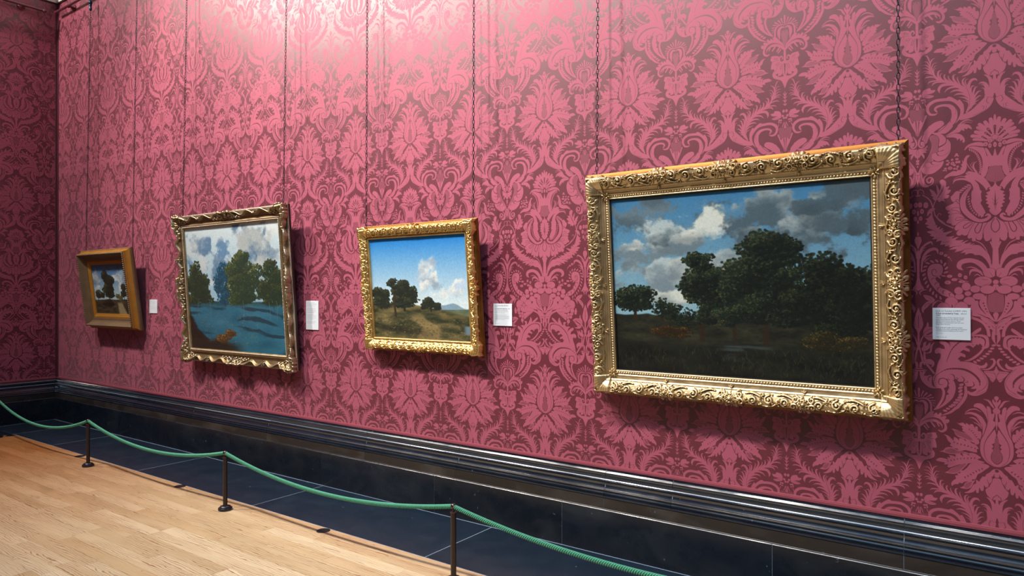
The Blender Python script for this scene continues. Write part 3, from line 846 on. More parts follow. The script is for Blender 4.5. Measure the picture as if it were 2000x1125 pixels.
course('moulding_block', [XL, -9.42, -8.1, -6.9, -5.63, -4.315, -3.335, -2.13, -1.683, -.4785, .85, 2.0, XR], CAP, M_CAP, base_b)
course('fascia_block', [XL, -9.1, -7.4, -5.64, -4.316, -3.372, -2.134, -.4785, .9, 2.4, XR], FASC, M_FASC, base_b)
course('plinth_block', [XL, -9.6, -8.728, -7.573, -6.2, -4.842, -3.548, -2.432, -1.1, .3, 1.8, XR], PLIN, M_STONE, base_b)
course('moulding_block', [YF, -5.2, -4.0, -2.7, -1.35, 0], CAP, M_CAP, base_l, 'y')
course('fascia_block', [YF, -5.0, -3.3, -1.6, 0], FASC, M_FASC, base_l, 'y')
course('plinth_block', [YF, -5.4, -3.6, -2.2, -1.0, 0], PLIN, M_STONE, base_l, 'y')

# ---- floor
YE, XE = -.745, -9.50       # edges of the wooden floor
M_SUB = mat('floor_bed', lin(118, 90, 60), .7)
fl = struct(G().box((XL, YF, -.12), (XR, 0, -.0045)).build('floor', M_SUB))
M_FG = mat('floor_grout', lin(130, 150, 172), .6)
sb = G().box((XL+.05, YE-.0034, -.004), (XR, -.05, .0006)).box((XL+.05, -9, -.004), (XE-.001, YE, .0006)).build('slab_joint', M_FG, fl)
js = [XE, -8.47, -6.612, -4.811, -3.006, -1.20, .60, 2.4, 4.2, XR]
g = .0042
for a, b in zip(js, js[1:]):
    G().box((a+g/2, YE, -.02), (b-g/2, -.0675, .0012+random.uniform(-.0003, .0003)), .001).build('floor_slab', M_SLAB, fl)
G().box((XL+.068, YE, -.02), (XE-g/2, -.0675, .0012), .001).build('floor_slab', M_SLAB, fl)
for a, b in zip([-7, -4.6, -2.6], [-4.6, -2.6, YE]):
    G().box((XL+.068, a+g/2, -.02), (XE, b-g/2, .001), .001).build('floor_slab', M_SLAB, fl)

M_WOOD = mat('oak_boards', rough=.3, spec=.5)
def wood(m):
    q = N(m); c = q.coord('Object'); inf = q.n('ShaderNodeObjectInfo'); rnd = inf.outputs['Random']
    cm = q.n('ShaderNodeCombineXYZ'); q.l(q.math('MULTIPLY', rnd, 91.), cm.inputs[0]); q.l(q.math('MULTIPLY', rnd, 17.), cm.inputs[1])
    vm = q.n('ShaderNodeVectorMath', operation='ADD'); q.l(c, vm.inputs[0]); q.l(cm.outputs[0], vm.inputs[1]); c2 = vm.outputs[0]
    base = q.ramp(rnd, [(0, lin(186, 162, 124)), (.2, lin(204, 184, 150)), (.45, lin(194, 170, 132)), (.6, lin(212, 194, 160)), (.8, lin(200, 178, 142)), (.93, lin(182, 152, 110)), (1, lin(208, 188, 152))])
    # cathedral figure: stretched distorted rings
    dn = q.noise(q.mapping(c2, (1.3, 7, 1)), 1.1, 3, .5)
    wv = q.n('ShaderNodeTexWave', wave_type='BANDS', bands_direction='Y'); wv.inputs['Scale'].default_value = 6.5
    wv.inputs['Distortion'].default_value = 11; wv.inputs['Detail'].default_value = 3; wv.inputs['Detail Scale'].default_value = .9
    q.l(q.mapping(c2, (.55, 3.2, 1)), wv.inputs[0])
    ln = q.ramp(wv.outputs['Fac'], [(.0, g3(1)), (.10, g3(.55)), (.22, g3(0))])
    msk = q.ramp(dn, [(.36, g3(0)), (.54, g3(1))])
    col = q.mix(q.math('MULTIPLY', q.math('MULTIPLY', ln, msk), .85), base, lin(120, 76, 44))
    fine = q.noise(q.mapping(c2, (5, 160, 1)), 1, 3, .6)
    col = q.mix(1., col, q.ramp(fine, [(.3, g3(.88)), (.7, g3(1.08))]), 'MULTIPLY')
    # patchy amber tint by the stone, and on boards towards the far end
    sp = q.n('ShaderNodeSeparateXYZ'); q.l(c, sp.inputs[0])
    edge = q.n('ShaderNodeMapRange'); edge.inputs[1].default_value = -1.02; edge.inputs[2].default_value = -.76
    nn = q.noise(q.mapping(c, (.9, 7, 1)), 2, 4)
    q.l(q.math('ADD', sp.outputs[1], q.math('MULTIPLY_ADD', nn, .4, -.22)), edge.inputs[0])
    far = q.n('ShaderNodeMapRange'); far.inputs[1].default_value = -4.6; far.inputs[2].default_value = -8.4; q.l(sp.outputs[0], far.inputs[0])
    am = q.math('MAXIMUM', q.math('MULTIPLY', edge.outputs[0], .38), q.math('MULTIPLY', far.outputs[0], .85))
    col = q.mix(am, col, lin(206, 140, 66), 'MULTIPLY')
    q.base(col)
    q.rough(q.ramp(q.noise(q.mapping(c, (2, 5, 1)), 2, 4), [(.3, g3(.26)), (.7, g3(.42))]))
    q.bump(fine, .12, .0006)
wood(M_WOOD)
bw = .1005; nrow = 20; cache = {}
y = YE-.0032
for r in range(nrow):
    y0, y1 = y-bw, y-.0007; y -= bw
    x = XE+.001-random.uniform(0, .05)*0
    xe = -1.2 if r > 2 else -.4
    if r > 9: xe = -3.0
    while x < xe:
        L = random.choice((.62, .84, 1.06, 1.28, 1.5)) if x > XE+.01 else random.uniform(.3, 1.3)
        x1 = x+L
        z = random.uniform(-.0002, .0002)
        G().box((x+.0005, y0, -.018), (x1-.0005, y1, .001+z), .0006).build('floorboard', M_WOOD, fl)
        x = x1
    G().box((x+.0005, y0, -.018), (XR, y1, .001), .0006).build('floorboard', M_WOOD, fl)
yb = y
tag(G().box((XE, YF, -.018), (XR, yb, .001)).build('far_boards', M_WOOD, fl), kind='stuff')

# ---- ceiling: fillet, cornice, cove and glazed lantern
M_CREAM = mat('cream_plaster', lin(238, 242, 234), .7)
M_DARKWOOD = mat('dark_cornice_fillet', lin(46, 26, 22), .5)
loop = [(XR, 0), (XL, 0), (XL, YF), (XR, YF)]
struct(G().add(*prism(loop, [(-.2, 5.425), (.012, 5.425), (.016, 5.430), (.016, 5.441), (-.2, 5.441)], True)).build('trim_3', M_DARKWOOD))
cove = [(-.2, 5.4412), (.022, 5.4412), (.030, 5.46), (.06, 5.50), (.10, 5.52), (.12, 5.56), (.12, 5.60)]
for i in range(9):
    a = i/8*math.pi/2; cove.append((.12+1.2*(1-math.cos(a)), 5.60+1.7*math.sin(a)))
cove += [(1.6, 7.32), (1.6, 7.55), (-.2, 7.55)]
ce = struct(auto_smooth(G().add(*prism(loop, cove, True)).build('ceiling', M_CREAM), 30))
# flat ceiling bay at the left end, glazed lantern over the rest
LAN = XL+6.0; LYF = -5.0; LYB = -3.2
for a_, b_ in (((XL+1.5, YF+1.5), (LAN, -1.5)), ((LAN, YF+1.5), (XR-1.5, -10.5)), ((LAN, -6.2), (XR-1.5, LYF)), ((LAN, LYB), (XR-1.5, -1.5))):
    G().box((*a_, 7.33), (*b_, 7.5)).build('ceiling_bay', M_CREAM, ce)
M_GLAZE = mat('lantern_glass'); q = N(M_GLAZE); q.b.inputs['Emission Color'].default_value = (*GLAZE_C, 1); q.b.inputs['Emission Strength'].default_value = GLAZE_E
q.b.inputs['Base Color'].default_value = (.8, .85, .9, 1)
win = struct(G().box((LAN, LYF, 7.50), (XR-1.5, LYB, 7.52)).build('window_1', M_GLAZE))
M_GLAZE2 = mat('frosted_lantern_glass', (.8, .85, .9)); q = N(M_GLAZE2); q.b.inputs['Emission Color'].default_value = (*GLAZE_C, 1); q.b.inputs['Emission Strength'].default_value = .7
struct(G().box((LAN, -10.5, 7.50), (XR-1.5, -6.2, 7.52)).build('window_2', M_GLAZE2))
M_BAR = mat('white_glazing_bar', lin(190, 195, 195), .6)
for k in range(10):
    x = LAN+.04+(XR-1.6-LAN)*k/9
    G().box((x-.035, LYF, 7.46), (x+.035, LYB, 7.498)).build('glazing_bar', M_BAR, win)
for yy in (-4.1,):
    G().box((LAN, yy-.035, 7.465), (XR-1.5, yy+.035, 7.499)).build('glazing_bar', M_BAR, win)
# ---------------------------------------------------------------- picture rail
M_RAIL = mat('maroon_painted_iron', lin(96, 44, 58), .3)
M_IRON = mat('dark_chain_iron', lin(52, 50, 58), .35, metal=.7)
M_TEAL = mat('dark_bronze_fitting', lin(30, 62, 76), .3, metal=.6)
RY, RZ = -.08, 5.27
rail = empty('picture_rail', (0, RY, RZ))
tag(rail, 'maroon iron picture rail along the top of the long wall', 'rail')
def cyl_between(g, a, b, r, n=12): g.tube([a, b], r, n)
g = G(); g.tube([(-10.10, 0, 0), (XR-.1, 0, 0)], .0165, 12); auto_smooth(g.build('rod', M_RAIL, rail))
def ball(r, n=14, m=8): return [(max(1e-4, r*math.sin(math.pi*i/m)), -r*math.cos(math.pi*i/m)) for i in range(m+1)]
RX = lambda a: Matrix.Rotation(math.radians(a), 4, 'X')
RYm = lambda a: Matrix.Rotation(math.radians(a), 4, 'Y')
auto_smooth(G().lathe([(.0165, 0), (.019, .004), (.019, .01), (.012, .018), (.001, .02)], 12, Matrix.Translation((-10.10, 0, 0)) @ RYm(-90)).build('end_cap', M_RAIL, rail))
BR = [(.046, 0), (.046, .006), (.038, .014), (.022, .034), (.015, .052), (.017, .060), (.024, .066), (.024, .072)]
for x in (-9.75, -7.9, -6.1, -4.3, -2.5, -.7, 1.1, 2.9, 4.7):
    T = Matrix.Translation((x, -RY-.0015, 0)) @ RX(90)
    auto_smooth(G().lathe(BR, 14, T).build('bracket', M_RAIL, rail))
rail2 = empty('picture_rail', (XL+.08, 0, RZ)); tag(rail2, 'maroon iron picture rail on the left end wall, ball at its end', 'rail')
g = G(); g.tube([(0, -.19, 0), (0, YF+.2, 0)], .0165, 12); auto_smooth(g.build('rod', M_RAIL, rail2))
auto_smooth(G().lathe(ball(.026), 14, Matrix.Translation((0, -.185, 0))).build('finial', M_RAIL, rail2))
for y in (-.42, -2.3, -4.2):
    auto_smooth(G().lathe(BR, 14, Matrix.Translation((-.0785, y, 0)) @ RYm(90)).build('bracket', M_RAIL, rail2))

# ---------------------------------------------------------------- chains
def link_mesh():
    g = G(); P = []; L, W = .0350, .0180; r = (W-.0046)/2; h = L/2-.0023-r
    for i in range(6):
        a = math.pi*i/5; P.append((r*math.cos(a), 0, h+r*math.sin(a)))
    for i in range(6):
        a = math.pi+math.pi*i/5; P.append((r*math.cos(a), 0, -h+r*math.sin(a)))
    g.tube(P, .0023, 6, closed=True); return g
LK = link_mesh(); LKM = None; PITCH_L = .0275
def chain(x, ztop_pic, ypic, label, single, hookvis=False):
    """hangs from the rail to the back of a picture"""
    global LKM
    root = empty('chain', (x, RY, RZ)); tag(root, label, 'chain', 'chains the pictures hang from')
    hk = G(); hk.lathe([(.0055, -.032), (.006, -.085), (.014, -.090), (.021, -.102), (.022, -.118), (.018, -.130), (.011, -.136), (.017, -.142), (.017, -.150), (.011, -.156), (.014, -.164), (.016, -.195), (.013, -.206), (.006, -.212), (.003, -.218)], 14)
    hk.tube([(0, .0, .022), (0, -.016, .017), (0, -.023, 0), (0, -.017, -.018), (0, -.002, -.030), (0, 0, -.036)], .0045, 8)
    hk.tube([(0, .0, .022), (0, .016, .014), (0, .021, -.004)], .0045, 8)
    auto_smooth(hk.build('hook', M_TEAL, root))
    z0 = -.212; z1 = ztop_pic-RZ; n = int((z0-z1)/PITCH_L)+1
    yend = ypic-RY
    g = G()
    for i in range(n):
        f = (i+.5)/n; zz = z0-(i+.5)*PITCH_L; yy = yend*f
        ang = (0 if i % 2 == 0 else 90)+22+random.uniform(-9, 9)
        T = Matrix.Translation((0, yy, zz)) @ Matrix.Rotation(math.radians(ang), 4, 'Z')
        if single:
            if LKM is None:
                o = LK.build('link', M_IRON, root, True); LKM = o.data
            else:
                o = bpy.data.objects.new('link', LKM); COL.objects.link(o); o.parent = root
            o.matrix_local = T
        else: g.add([T @ Vector(v) for v in LK.V], LK.F)
    if not single: tag(g.build('links', M_IRON, root, True), kind='stuff')
    return root

# ---------------------------------------------------------------- gilding
def gold(name, hi, lo, rough=.34, dirt=.5, metal=.85, grey=0.):
    m = mat(name, hi, rough, metal); q = N(m); c = q.coord()
    geo = q.n('ShaderNodeNewGeometry')
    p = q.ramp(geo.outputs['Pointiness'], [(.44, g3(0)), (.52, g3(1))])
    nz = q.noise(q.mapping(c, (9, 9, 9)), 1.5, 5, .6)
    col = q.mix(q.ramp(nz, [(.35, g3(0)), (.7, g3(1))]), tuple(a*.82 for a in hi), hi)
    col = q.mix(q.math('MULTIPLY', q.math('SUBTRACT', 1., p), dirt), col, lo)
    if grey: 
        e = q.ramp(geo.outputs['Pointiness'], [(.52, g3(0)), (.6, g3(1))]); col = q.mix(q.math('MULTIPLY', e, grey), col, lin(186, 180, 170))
    q.base(col); f = q.noise(q.mapping(c, (120, 120, 120)), 1, 3)
    q.rough(q.ramp(nz, [(.3, g3(rough-.06)), (.7, g3(rough+.12))])); q.bump(f, .12, .0008)
    return m
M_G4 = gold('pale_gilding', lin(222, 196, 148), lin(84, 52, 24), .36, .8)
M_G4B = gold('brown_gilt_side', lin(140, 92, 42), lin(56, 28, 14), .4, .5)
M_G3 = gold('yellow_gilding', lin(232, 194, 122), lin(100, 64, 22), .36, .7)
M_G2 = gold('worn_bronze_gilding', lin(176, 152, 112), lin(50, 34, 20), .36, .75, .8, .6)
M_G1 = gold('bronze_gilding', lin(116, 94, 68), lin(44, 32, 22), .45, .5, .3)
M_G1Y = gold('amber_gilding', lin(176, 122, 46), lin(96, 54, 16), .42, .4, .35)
M_BACKW = mat('dark_frame_back', lin(44, 26, 18), .6)

class Relief:
    def __init__(s, w, h, W, mg, r):
        s.w, s.h, s.W, s.r = w, h, W, r; s.x0 = -w/2-W-mg; s.z0 = -mg
        s.nx = int(round((w+2*W+2*mg)/r))+1; s.nz = int(round((h+2*W+2*mg)/r))+1
        s.X, s.Z = np.meshgrid(s.x0+np.arange(s.nx)*r, s.z0+np.arange(s.nz)*r)
        s.R = np.zeros((s.nz, s.nx), np.float32)
        s.S = np.maximum(abs(s.X)-w/2, abs(s.Z-(W+h/2))-h/2)      # distance outwards from the sight edge
    def seg(s, a, b, wa, wb, ha, hb):
        ra = max(wa, wb)/2+s.r
        i0 = max(0, int((min(a[0], b[0])-ra-s.x0)/s.r)); i1 = min(s.nx, int((max(a[0], b[0])+ra-s.x0)/s.r)+2)
        j0 = max(0, int((min(a[1], b[1])-ra-s.z0)/s.r)); j1 = min(s.nz, int((max(a[1], b[1])+ra-s.z0)/s.r)+2)
        if i1 <= i0 or j1 <= j0: return
        X = s.X[j0:j1, i0:i1]; Z = s.Z[j0:j1, i0:i1]; dx, dz = b[0]-a[0], b[1]-a[1]; L = dx*dx+dz*dz+1e-12
        t = np.clip(((X-a[0])*dx+(Z-a[1])*dz)/L, 0, 1)
        D = np.hypot(X-a[0]-t*dx, Z-a[1]-t*dz); w = (wa*(1-t)+wb*t)/2+1e-6; h = ha*(1-t)+hb*t
        v = h*np.sqrt(np.clip(1-(D/w)**2, 0, 1)); sub = s.R[j0:j1, i0:i1]; np.maximum(sub, v, out=sub)
    def stroke(s, P, W, H):
        P = smooth_open(np.asarray(P, float), 4); n = len(P); u = np.linspace(0, 1, n)
        w = np.interp(u, np.linspace(0, 1, len(W)), W); h = np.interp(u, np.linspace(0, 1, len(H)), H)
        for i in range(n-1): s.seg(P[i], P[i+1], w[i], w[i+1], h[i], h[i+1])
    def dome(s, c, r, h): s.seg(c, c, 2*r, 2*r, h, h)
    def side(s, k):
        w, h, W = s.w, s.h, s.W; zc = W+h/2
        return [(lambda t, o: (t, zc+h/2+o)), (lambda t, o: (w/2+o, zc+t)), (lambda t, o: (t, zc-h/2-o)), (lambda t, o: (-w/2-o, zc+t))][k]
def spiral(T, t, o, r, d, rot, turns=1.4, n=9):
    P = []
    for i in range(n):
        f = i/(n-1); a = rot+d*f*turns*2*math.pi; q_ = r*(1-.82*f); P.append(T(t+q_*math.cos(a), o+q_*math.sin(a)))
    return P
def leafburst(R, T, t, o, r, n, h, a0=0, spread=2*math.pi, w=.34):
    for i in range(n):
        a = a0+spread*(i+.5)/n
        R.stroke([T(t+.2*r*math.cos(a), o+.2*r*math.sin(a)), T(t+.7*r*math.cos(a), o+.7*r*math.sin(a)), T(t+r*math.cos(a+.12), o+r*math.sin(a+.12))], [r*w*.6, r*w, r*w*.35], [h*.7, h, h*.4])
def rosette(R, T, t, o, r, h, n=8):
    leafburst(R, T, t, o, r, n, h*.7); R.dome(T(t, o), r*.36, h*1.15)
    for i in range(14):
        a = i*math.pi/7; R.dome(T(t+r*.58*math.cos(a), o+r*.58*math.sin(a)), r*.11, h*.95)
def shell(R, T, t, o, r, h, dirn, n=7, spread=2.2):
    for i in range(n):
        a = dirn-spread/2+spread*i/(n-1)
        R.stroke([T(t, o), T(t+.6*r*math.cos(a), o+.6*r*math.sin(a)), T(t+r*math.cos(a), o+r*math.sin(a))], [r*.1, r*.26, r*.3], [h*.6, h, h*.8])
def carved_band(R, k, L, s0, s1, h, unit, rr):
    T = R.side(k); hw = (s1-s0)/2; sm = (s0+s1)/2; n = max(2, int(L/2/unit)); un = L/2/n
    for i in range(n):
        for sg in (-1, 1):
            TT = (lambda t, o, sg=sg: T(t*sg, o)); t = un*(i+.5); fl_ = 1 if i % 2 else -1
            R.stroke(spiral(TT, t, sm+fl_*hw*.12, hw*.66, fl_, fl_*math.pi*.5), [hw*.34, hw*.32, hw*.22], [h*.7, h, h*.9])
            R.dome(TT(t, sm+fl_*hw*.12), hw*.2, h*1.1)
            R.stroke([TT(t-un*.5, sm-fl_*hw*.75), TT(t-un*.1, sm-fl_*hw*.95), TT(t+un*.42, sm-fl_*hw*.5), TT(t+un*.5, sm+fl_*hw*.1)], [hw*.16, hw*.3, hw*.26, hw*.1], [h*.5, h*.85, h*.7, h*.3])
            for q_ in range(3):
                a = rr.uniform(0, 6.28); tt = t+rr.uniform(-.5, .5)*un; oo = sm+rr.uniform(-.85, .85)*hw
                R.stroke([TT(tt, oo), TT(tt+hw*.22*math.cos(a), oo+hw*.22*math.sin(a)), TT(tt+hw*.36*math.cos(a+.7), oo+hw*.36*math.sin(a+.7))], [hw*.1, hw*.24, hw*.08], [h*.5, h*.8, h*.3])
            for q_ in range(3): R.dome(TT(t+rr.uniform(-.5, .5)*un, sm+rr.uniform(-.9, .9)*hw), hw*rr.uniform(.08, .15), h*.8)
            leafburst(R, TT, t+un*.5, sm-fl_*hw*.5, hw*.42, 5, h*.75)

def height_mesh(name, R, D, C, db, m, parent):
    """D depth per grid point, C cells kept (nz-1, nx-1); outer walls run back to depth db"""
    nz, nx = D.shape; idx = np.arange(nz*nx).reshape(nz, nx)
    q_ = np.stack([idx[:-1, :-1], idx[:-1, 1:], idx[1:, 1:], idx[1:, :-1]], -1)[C]
    F = [q_]
    P = np.pad(C, 1); off = nz*nx
    def wall(a, b): F.append(np.stack([b, a, a+off, b+off], -1))
    e = P[1:, 1:-1] & ~P[:-1, 1:-1]; wall(idx[:, :-1][e], idx[:, 1:][e])
    e = ~P[1:, 1:-1] & P[:-1, 1:-1]; wall(idx[:, 1:][e], idx[:, :-1][e])
    e = P[1:-1, 1:] & ~P[1:-1, :-1]; wall(idx[1:, :][e], idx[:-1, :][e])
    e = ~P[1:-1, 1:] & P[1:-1, :-1]; wall(idx[:-1, :][e], idx[1:, :][e])
    F = np.concatenate(F); used, inv = np.unique(F.ravel(), return_inverse=True)
    X = R.X.ravel(); Z = R.Z.ravel(); j = used % off
    V = np.stack([X[j], np.where(used < off, -D.ravel()[j], -db), Z[j]], 1)
    o = mesh(name, V, inv.reshape(F.shape), m, parent); o.data.set_sharp_from_angle(angle=math.radians(60))
    o.data.polygons.foreach_set('use_smooth', [True]*len(o.data.polygons)); return o
def rect_rails(name, w, h, zc, prof, m, parent, label=None):
    """four mitred rails; prof = [(distance outside the rectangle, depth)]"""
    out = []
    for k in range(4):
        V = []; n = len(prof)
        for e in (-1, 1):
            for o, d in prof:
                if k == 0: V.append((e*(w/2+o), -d, zc+h/2+o))
                if k == 1: V.append((w/2+o, -d, zc-e*(h/2+o)))
                if k == 2: V.append((-e*(w/2+o), -d, zc-h/2-o))
                if k == 3: V.append((-w/2-o, -d, zc+e*(h/2+o)))
        F = [(i, n+i, n+(i+1) % n, (i+1) % n) for i in range(n)]+[tuple(range(n)), tuple(2*n-1-i for i in range(n))]
        out.append(auto_smooth(mesh(name, V, F, m, parent), 35))
    return out
def bead_course(w, h, zc, off, d, r, pitch, m, parent, twist=0., ln=1., name='bead_course'):
    """row of carved beads round the frame; small, so one part"""
    g = G(); oct_ = []
    rings = 3
    for side in range(4):
        L = (w if side % 2 == 0 else h)+2*off; n = int(L/pitch)
        for i in range(n):
            t = -L/2+L*(i+.5)/n
            c = [(t, zc+h/2+off), (w/2+off, zc+t), (t, zc-h/2-off), (-w/2-off, zc+t)][side]
            ang = (0 if side % 2 == 0 else math.pi/2)+twist
            V = []; F = []
            V.append((c[0], -d-r*.9, c[1]))
            for k in range(2):
                rad = (.75, 1.)[k]; dep = (.55, 0)[k]
                for a in range(6):
                    x = math.cos(a*math.pi/3)*r*rad*ln; z = math.sin(a*math.pi/3)*r*rad
                    V.append((c[0]+x*math.cos(ang)-z*math.sin(ang), -d-r*dep, c[1]+x*math.sin(ang)+z*math.cos(ang)))
            F += [(0, 1+a, 1+(a+1) % 6) for a in range(6)]
            F += [(1+a, 7+a, 7+(a+1) % 6, 1+(a+1) % 6) for a in range(6)]
            g.add(V, F)
    o = g.build(name, m, parent, True); tag(o, kind='stuff'); return o

# ---------------------------------------------------------------- the painted canvases (plain generic woodland views)
def fbm(h, w, sx, sy, oct_=5, gain=.55, seed=0):
    rg = np.random.default_rng(seed); out = np.zeros((h, w), np.float32); amp = 1; tot = 0
    for o in range(oct_):
        gx, gy = max(2, int(sx*2**o)), max(2, int(sy*2**o)); gr = rg.random((gy+2, gx+2)).astype(np.float32)
        y = np.linspace(0, gy, h, endpoint=False); x = np.linspace(0, gx, w, endpoint=False)
        yi = y.astype(int); xi = x.astype(int); fy = (y-yi); fx = (x-xi); fy = (fy*fy*(3-2*fy))[:, None]; fx = (fx*fx*(3-2*fx))[None]
        a = gr[yi][:, xi]; b = gr[yi][:, xi+1]; c = gr[yi+1][:, xi]; d = gr[yi+1][:, xi+1]
        out += amp*(a*(1-fx)*(1-fy)+b*fx*(1-fy)+c*(1-fx)*fy+d*fx*fy); tot += amp; amp *= gain
    return out/tot
def sm(a, b, x): t = np.clip((x-a)/(b-a), 0, 1); return t*t*(3-2*t)
def rgb(*c): return np.array(c, np.float32)/255
def mixc(img, col, m): img += (np.asarray(col, np.float32)-img)*m[..., None]
class Paint:
    def __init__(s, w, h, seed):
        s.w, s.h = w, h; s.rg = np.random.default_rng(seed); s.seed = seed
        s.Y, s.X = np.mgrid[0:h, 0:w].astype(np.float32); s.X /= w; s.Y /= h
        s.im = np.zeros((h, w, 3), np.float32)
    def sky(s, top, bot, y1, pw=1.): s.im[:] = top+(bot-top)*(np.clip(s.Y/y1, 0, 1)**pw)[..., None]
    def cloud(s, cx, cy, rx, ry, light, shade, seed, soft=.25, rag=1.):
        n = fbm(s.h, s.w, 9, 8, 6, .62, seed); d = ((s.X-cx)/rx)**2+((s.Y-cy)/ry)**2
        m = sm(0, soft*2.6, 1-d+(n-.5)*5.2*rag)*.92; n2 = fbm(s.h, s.w, 5, 6, 5, .55, seed+50)
        t = sm(0, 1, (s.Y-cy)/ry*.4+.42+(n2-.5)*2.6+(n-.5)*1.5+(s.X-cx)/rx*.2)
        c = light+(shade-light)*t[..., None]; s.im += (c-s.im)*m[..., None]
    def dab(s, x, y, rx, ry, col, a=1.):
        px, py = x*s.w, y*s.h; x0, x1 = int(px-rx-1), int(px+rx+2); y0, y1 = int(py-ry-1), int(py+ry+2)
        x0, y0 = max(0, x0), max(0, y0); x1, y1 = min(s.w, x1), min(s.h, y1)
        if x1 <= x0 or y1 <= y0: return
        yy, xx = np.ogrid[y0:y1, x0:x1]; m = np.clip(1.25-((xx-px)/rx)**2-((yy-py)/ry)**2, 0, 1)*a
        s.im[y0:y1, x0:x1] += (col-s.im[y0:y1, x0:x1])*m[..., None]
    def tree(s, cx, base, blobs, dark, mid, light, n, r, trunk=None, tw=.008):
        if trunk is not None:
            for i in range(60):
                f = i/59; y = base+(blobs[0][1]-base)*f; s.dab(cx+math.sin(f*4+s.seed)*.006, y, s.w*tw*(1-.6*f), s.h*.012, trunk)
                if f > .4 and i % 6 == 0:
                    for b in blobs: 
                        for q_ in range(10): g_ = q_/10; s.dab(cx+(b[0]-cx)*g_, y+(b[1]-y)*g_, s.w*tw*.35, s.w*tw*.35, trunk)
        sub = []
        for b in blobs:
            for _ in range(11):
                a = s.rg.uniform(0, 6.283); q_ = s.rg.random()**.5*.78; f = s.rg.uniform(.34, .58)
                sub.append((b[0]+b[2]*q_*math.cos(a), b[1]+b[3]*q_*math.sin(a), b[2]*f*1.15, b[3]*f*.8))
        sub.sort(key=lambda b: -b[1]); blobs = [(b[0], b[1], b[2]*.72, b[3]*.72) for b in blobs]+sub
        tot = sum(b[2]*b[3] for b in blobs)
        for b in blobs:
            for ps in range(3):
                k = int(n*2.4*b[2]*b[3]/tot*(.42, .36, .30)[ps])+1
                for _ in range(k):
                    a = s.rg.uniform(0, 6.283); rr = s.rg.random()**.5*(1.15 if ps == 0 else 1.05); 
                    x = b[0]+b[2]*rr*math.cos(a); y = b[1]+b[3]*rr*math.sin(a)
                    lit = np.clip(.5-.45*(y-b[1])/b[3]-.3*(x-b[0])/b[2]+s.rg.normal(0, .22), 0, 1)
                    if ps == 0: c = dark+(mid-dark)*.35*lit
                    elif ps == 1: c = dark+(mid-dark)*lit
                    else:
                        if lit < .5: continue
                        c = mid+(light-mid)*(lit-.4)*1.6
                    q_ = r*(1.1, .75, .5)[ps]*s.rg.uniform(.6, 1.3); s.dab(x, y, q_, q_*.8, c, (.95, .85, .8)[ps])
    def ground(s, y0, bump_, c1, c2, seed, soft=.01):
        e = y0+(fbm(s.h, s.w, 5, 1, 4, .5, seed)[s.h//2][None]-.5)*bump_; m = sm(0, soft, s.Y-e)
        n = fbm(s.h, s.w, 9, 26, 5, .6, seed+1)[..., None]; n2 = fbm(s.h, s.w, 60, 90, 2, .6, seed+2)[..., None]
        s.im += ((c1+(c2-c1)*np.clip(n*1.6-.4+(n2-.5)*.5, 0, 1))-s.im)*m[..., None]
    def grain(s, a=.03):
        n = fbm(s.h, s.w, s.w//4, s.h//4, 2, .7, s.seed+9)-.5; s.im = np.clip(s.im*(1+n[..., None]*a*6), 0, 1); return s.im
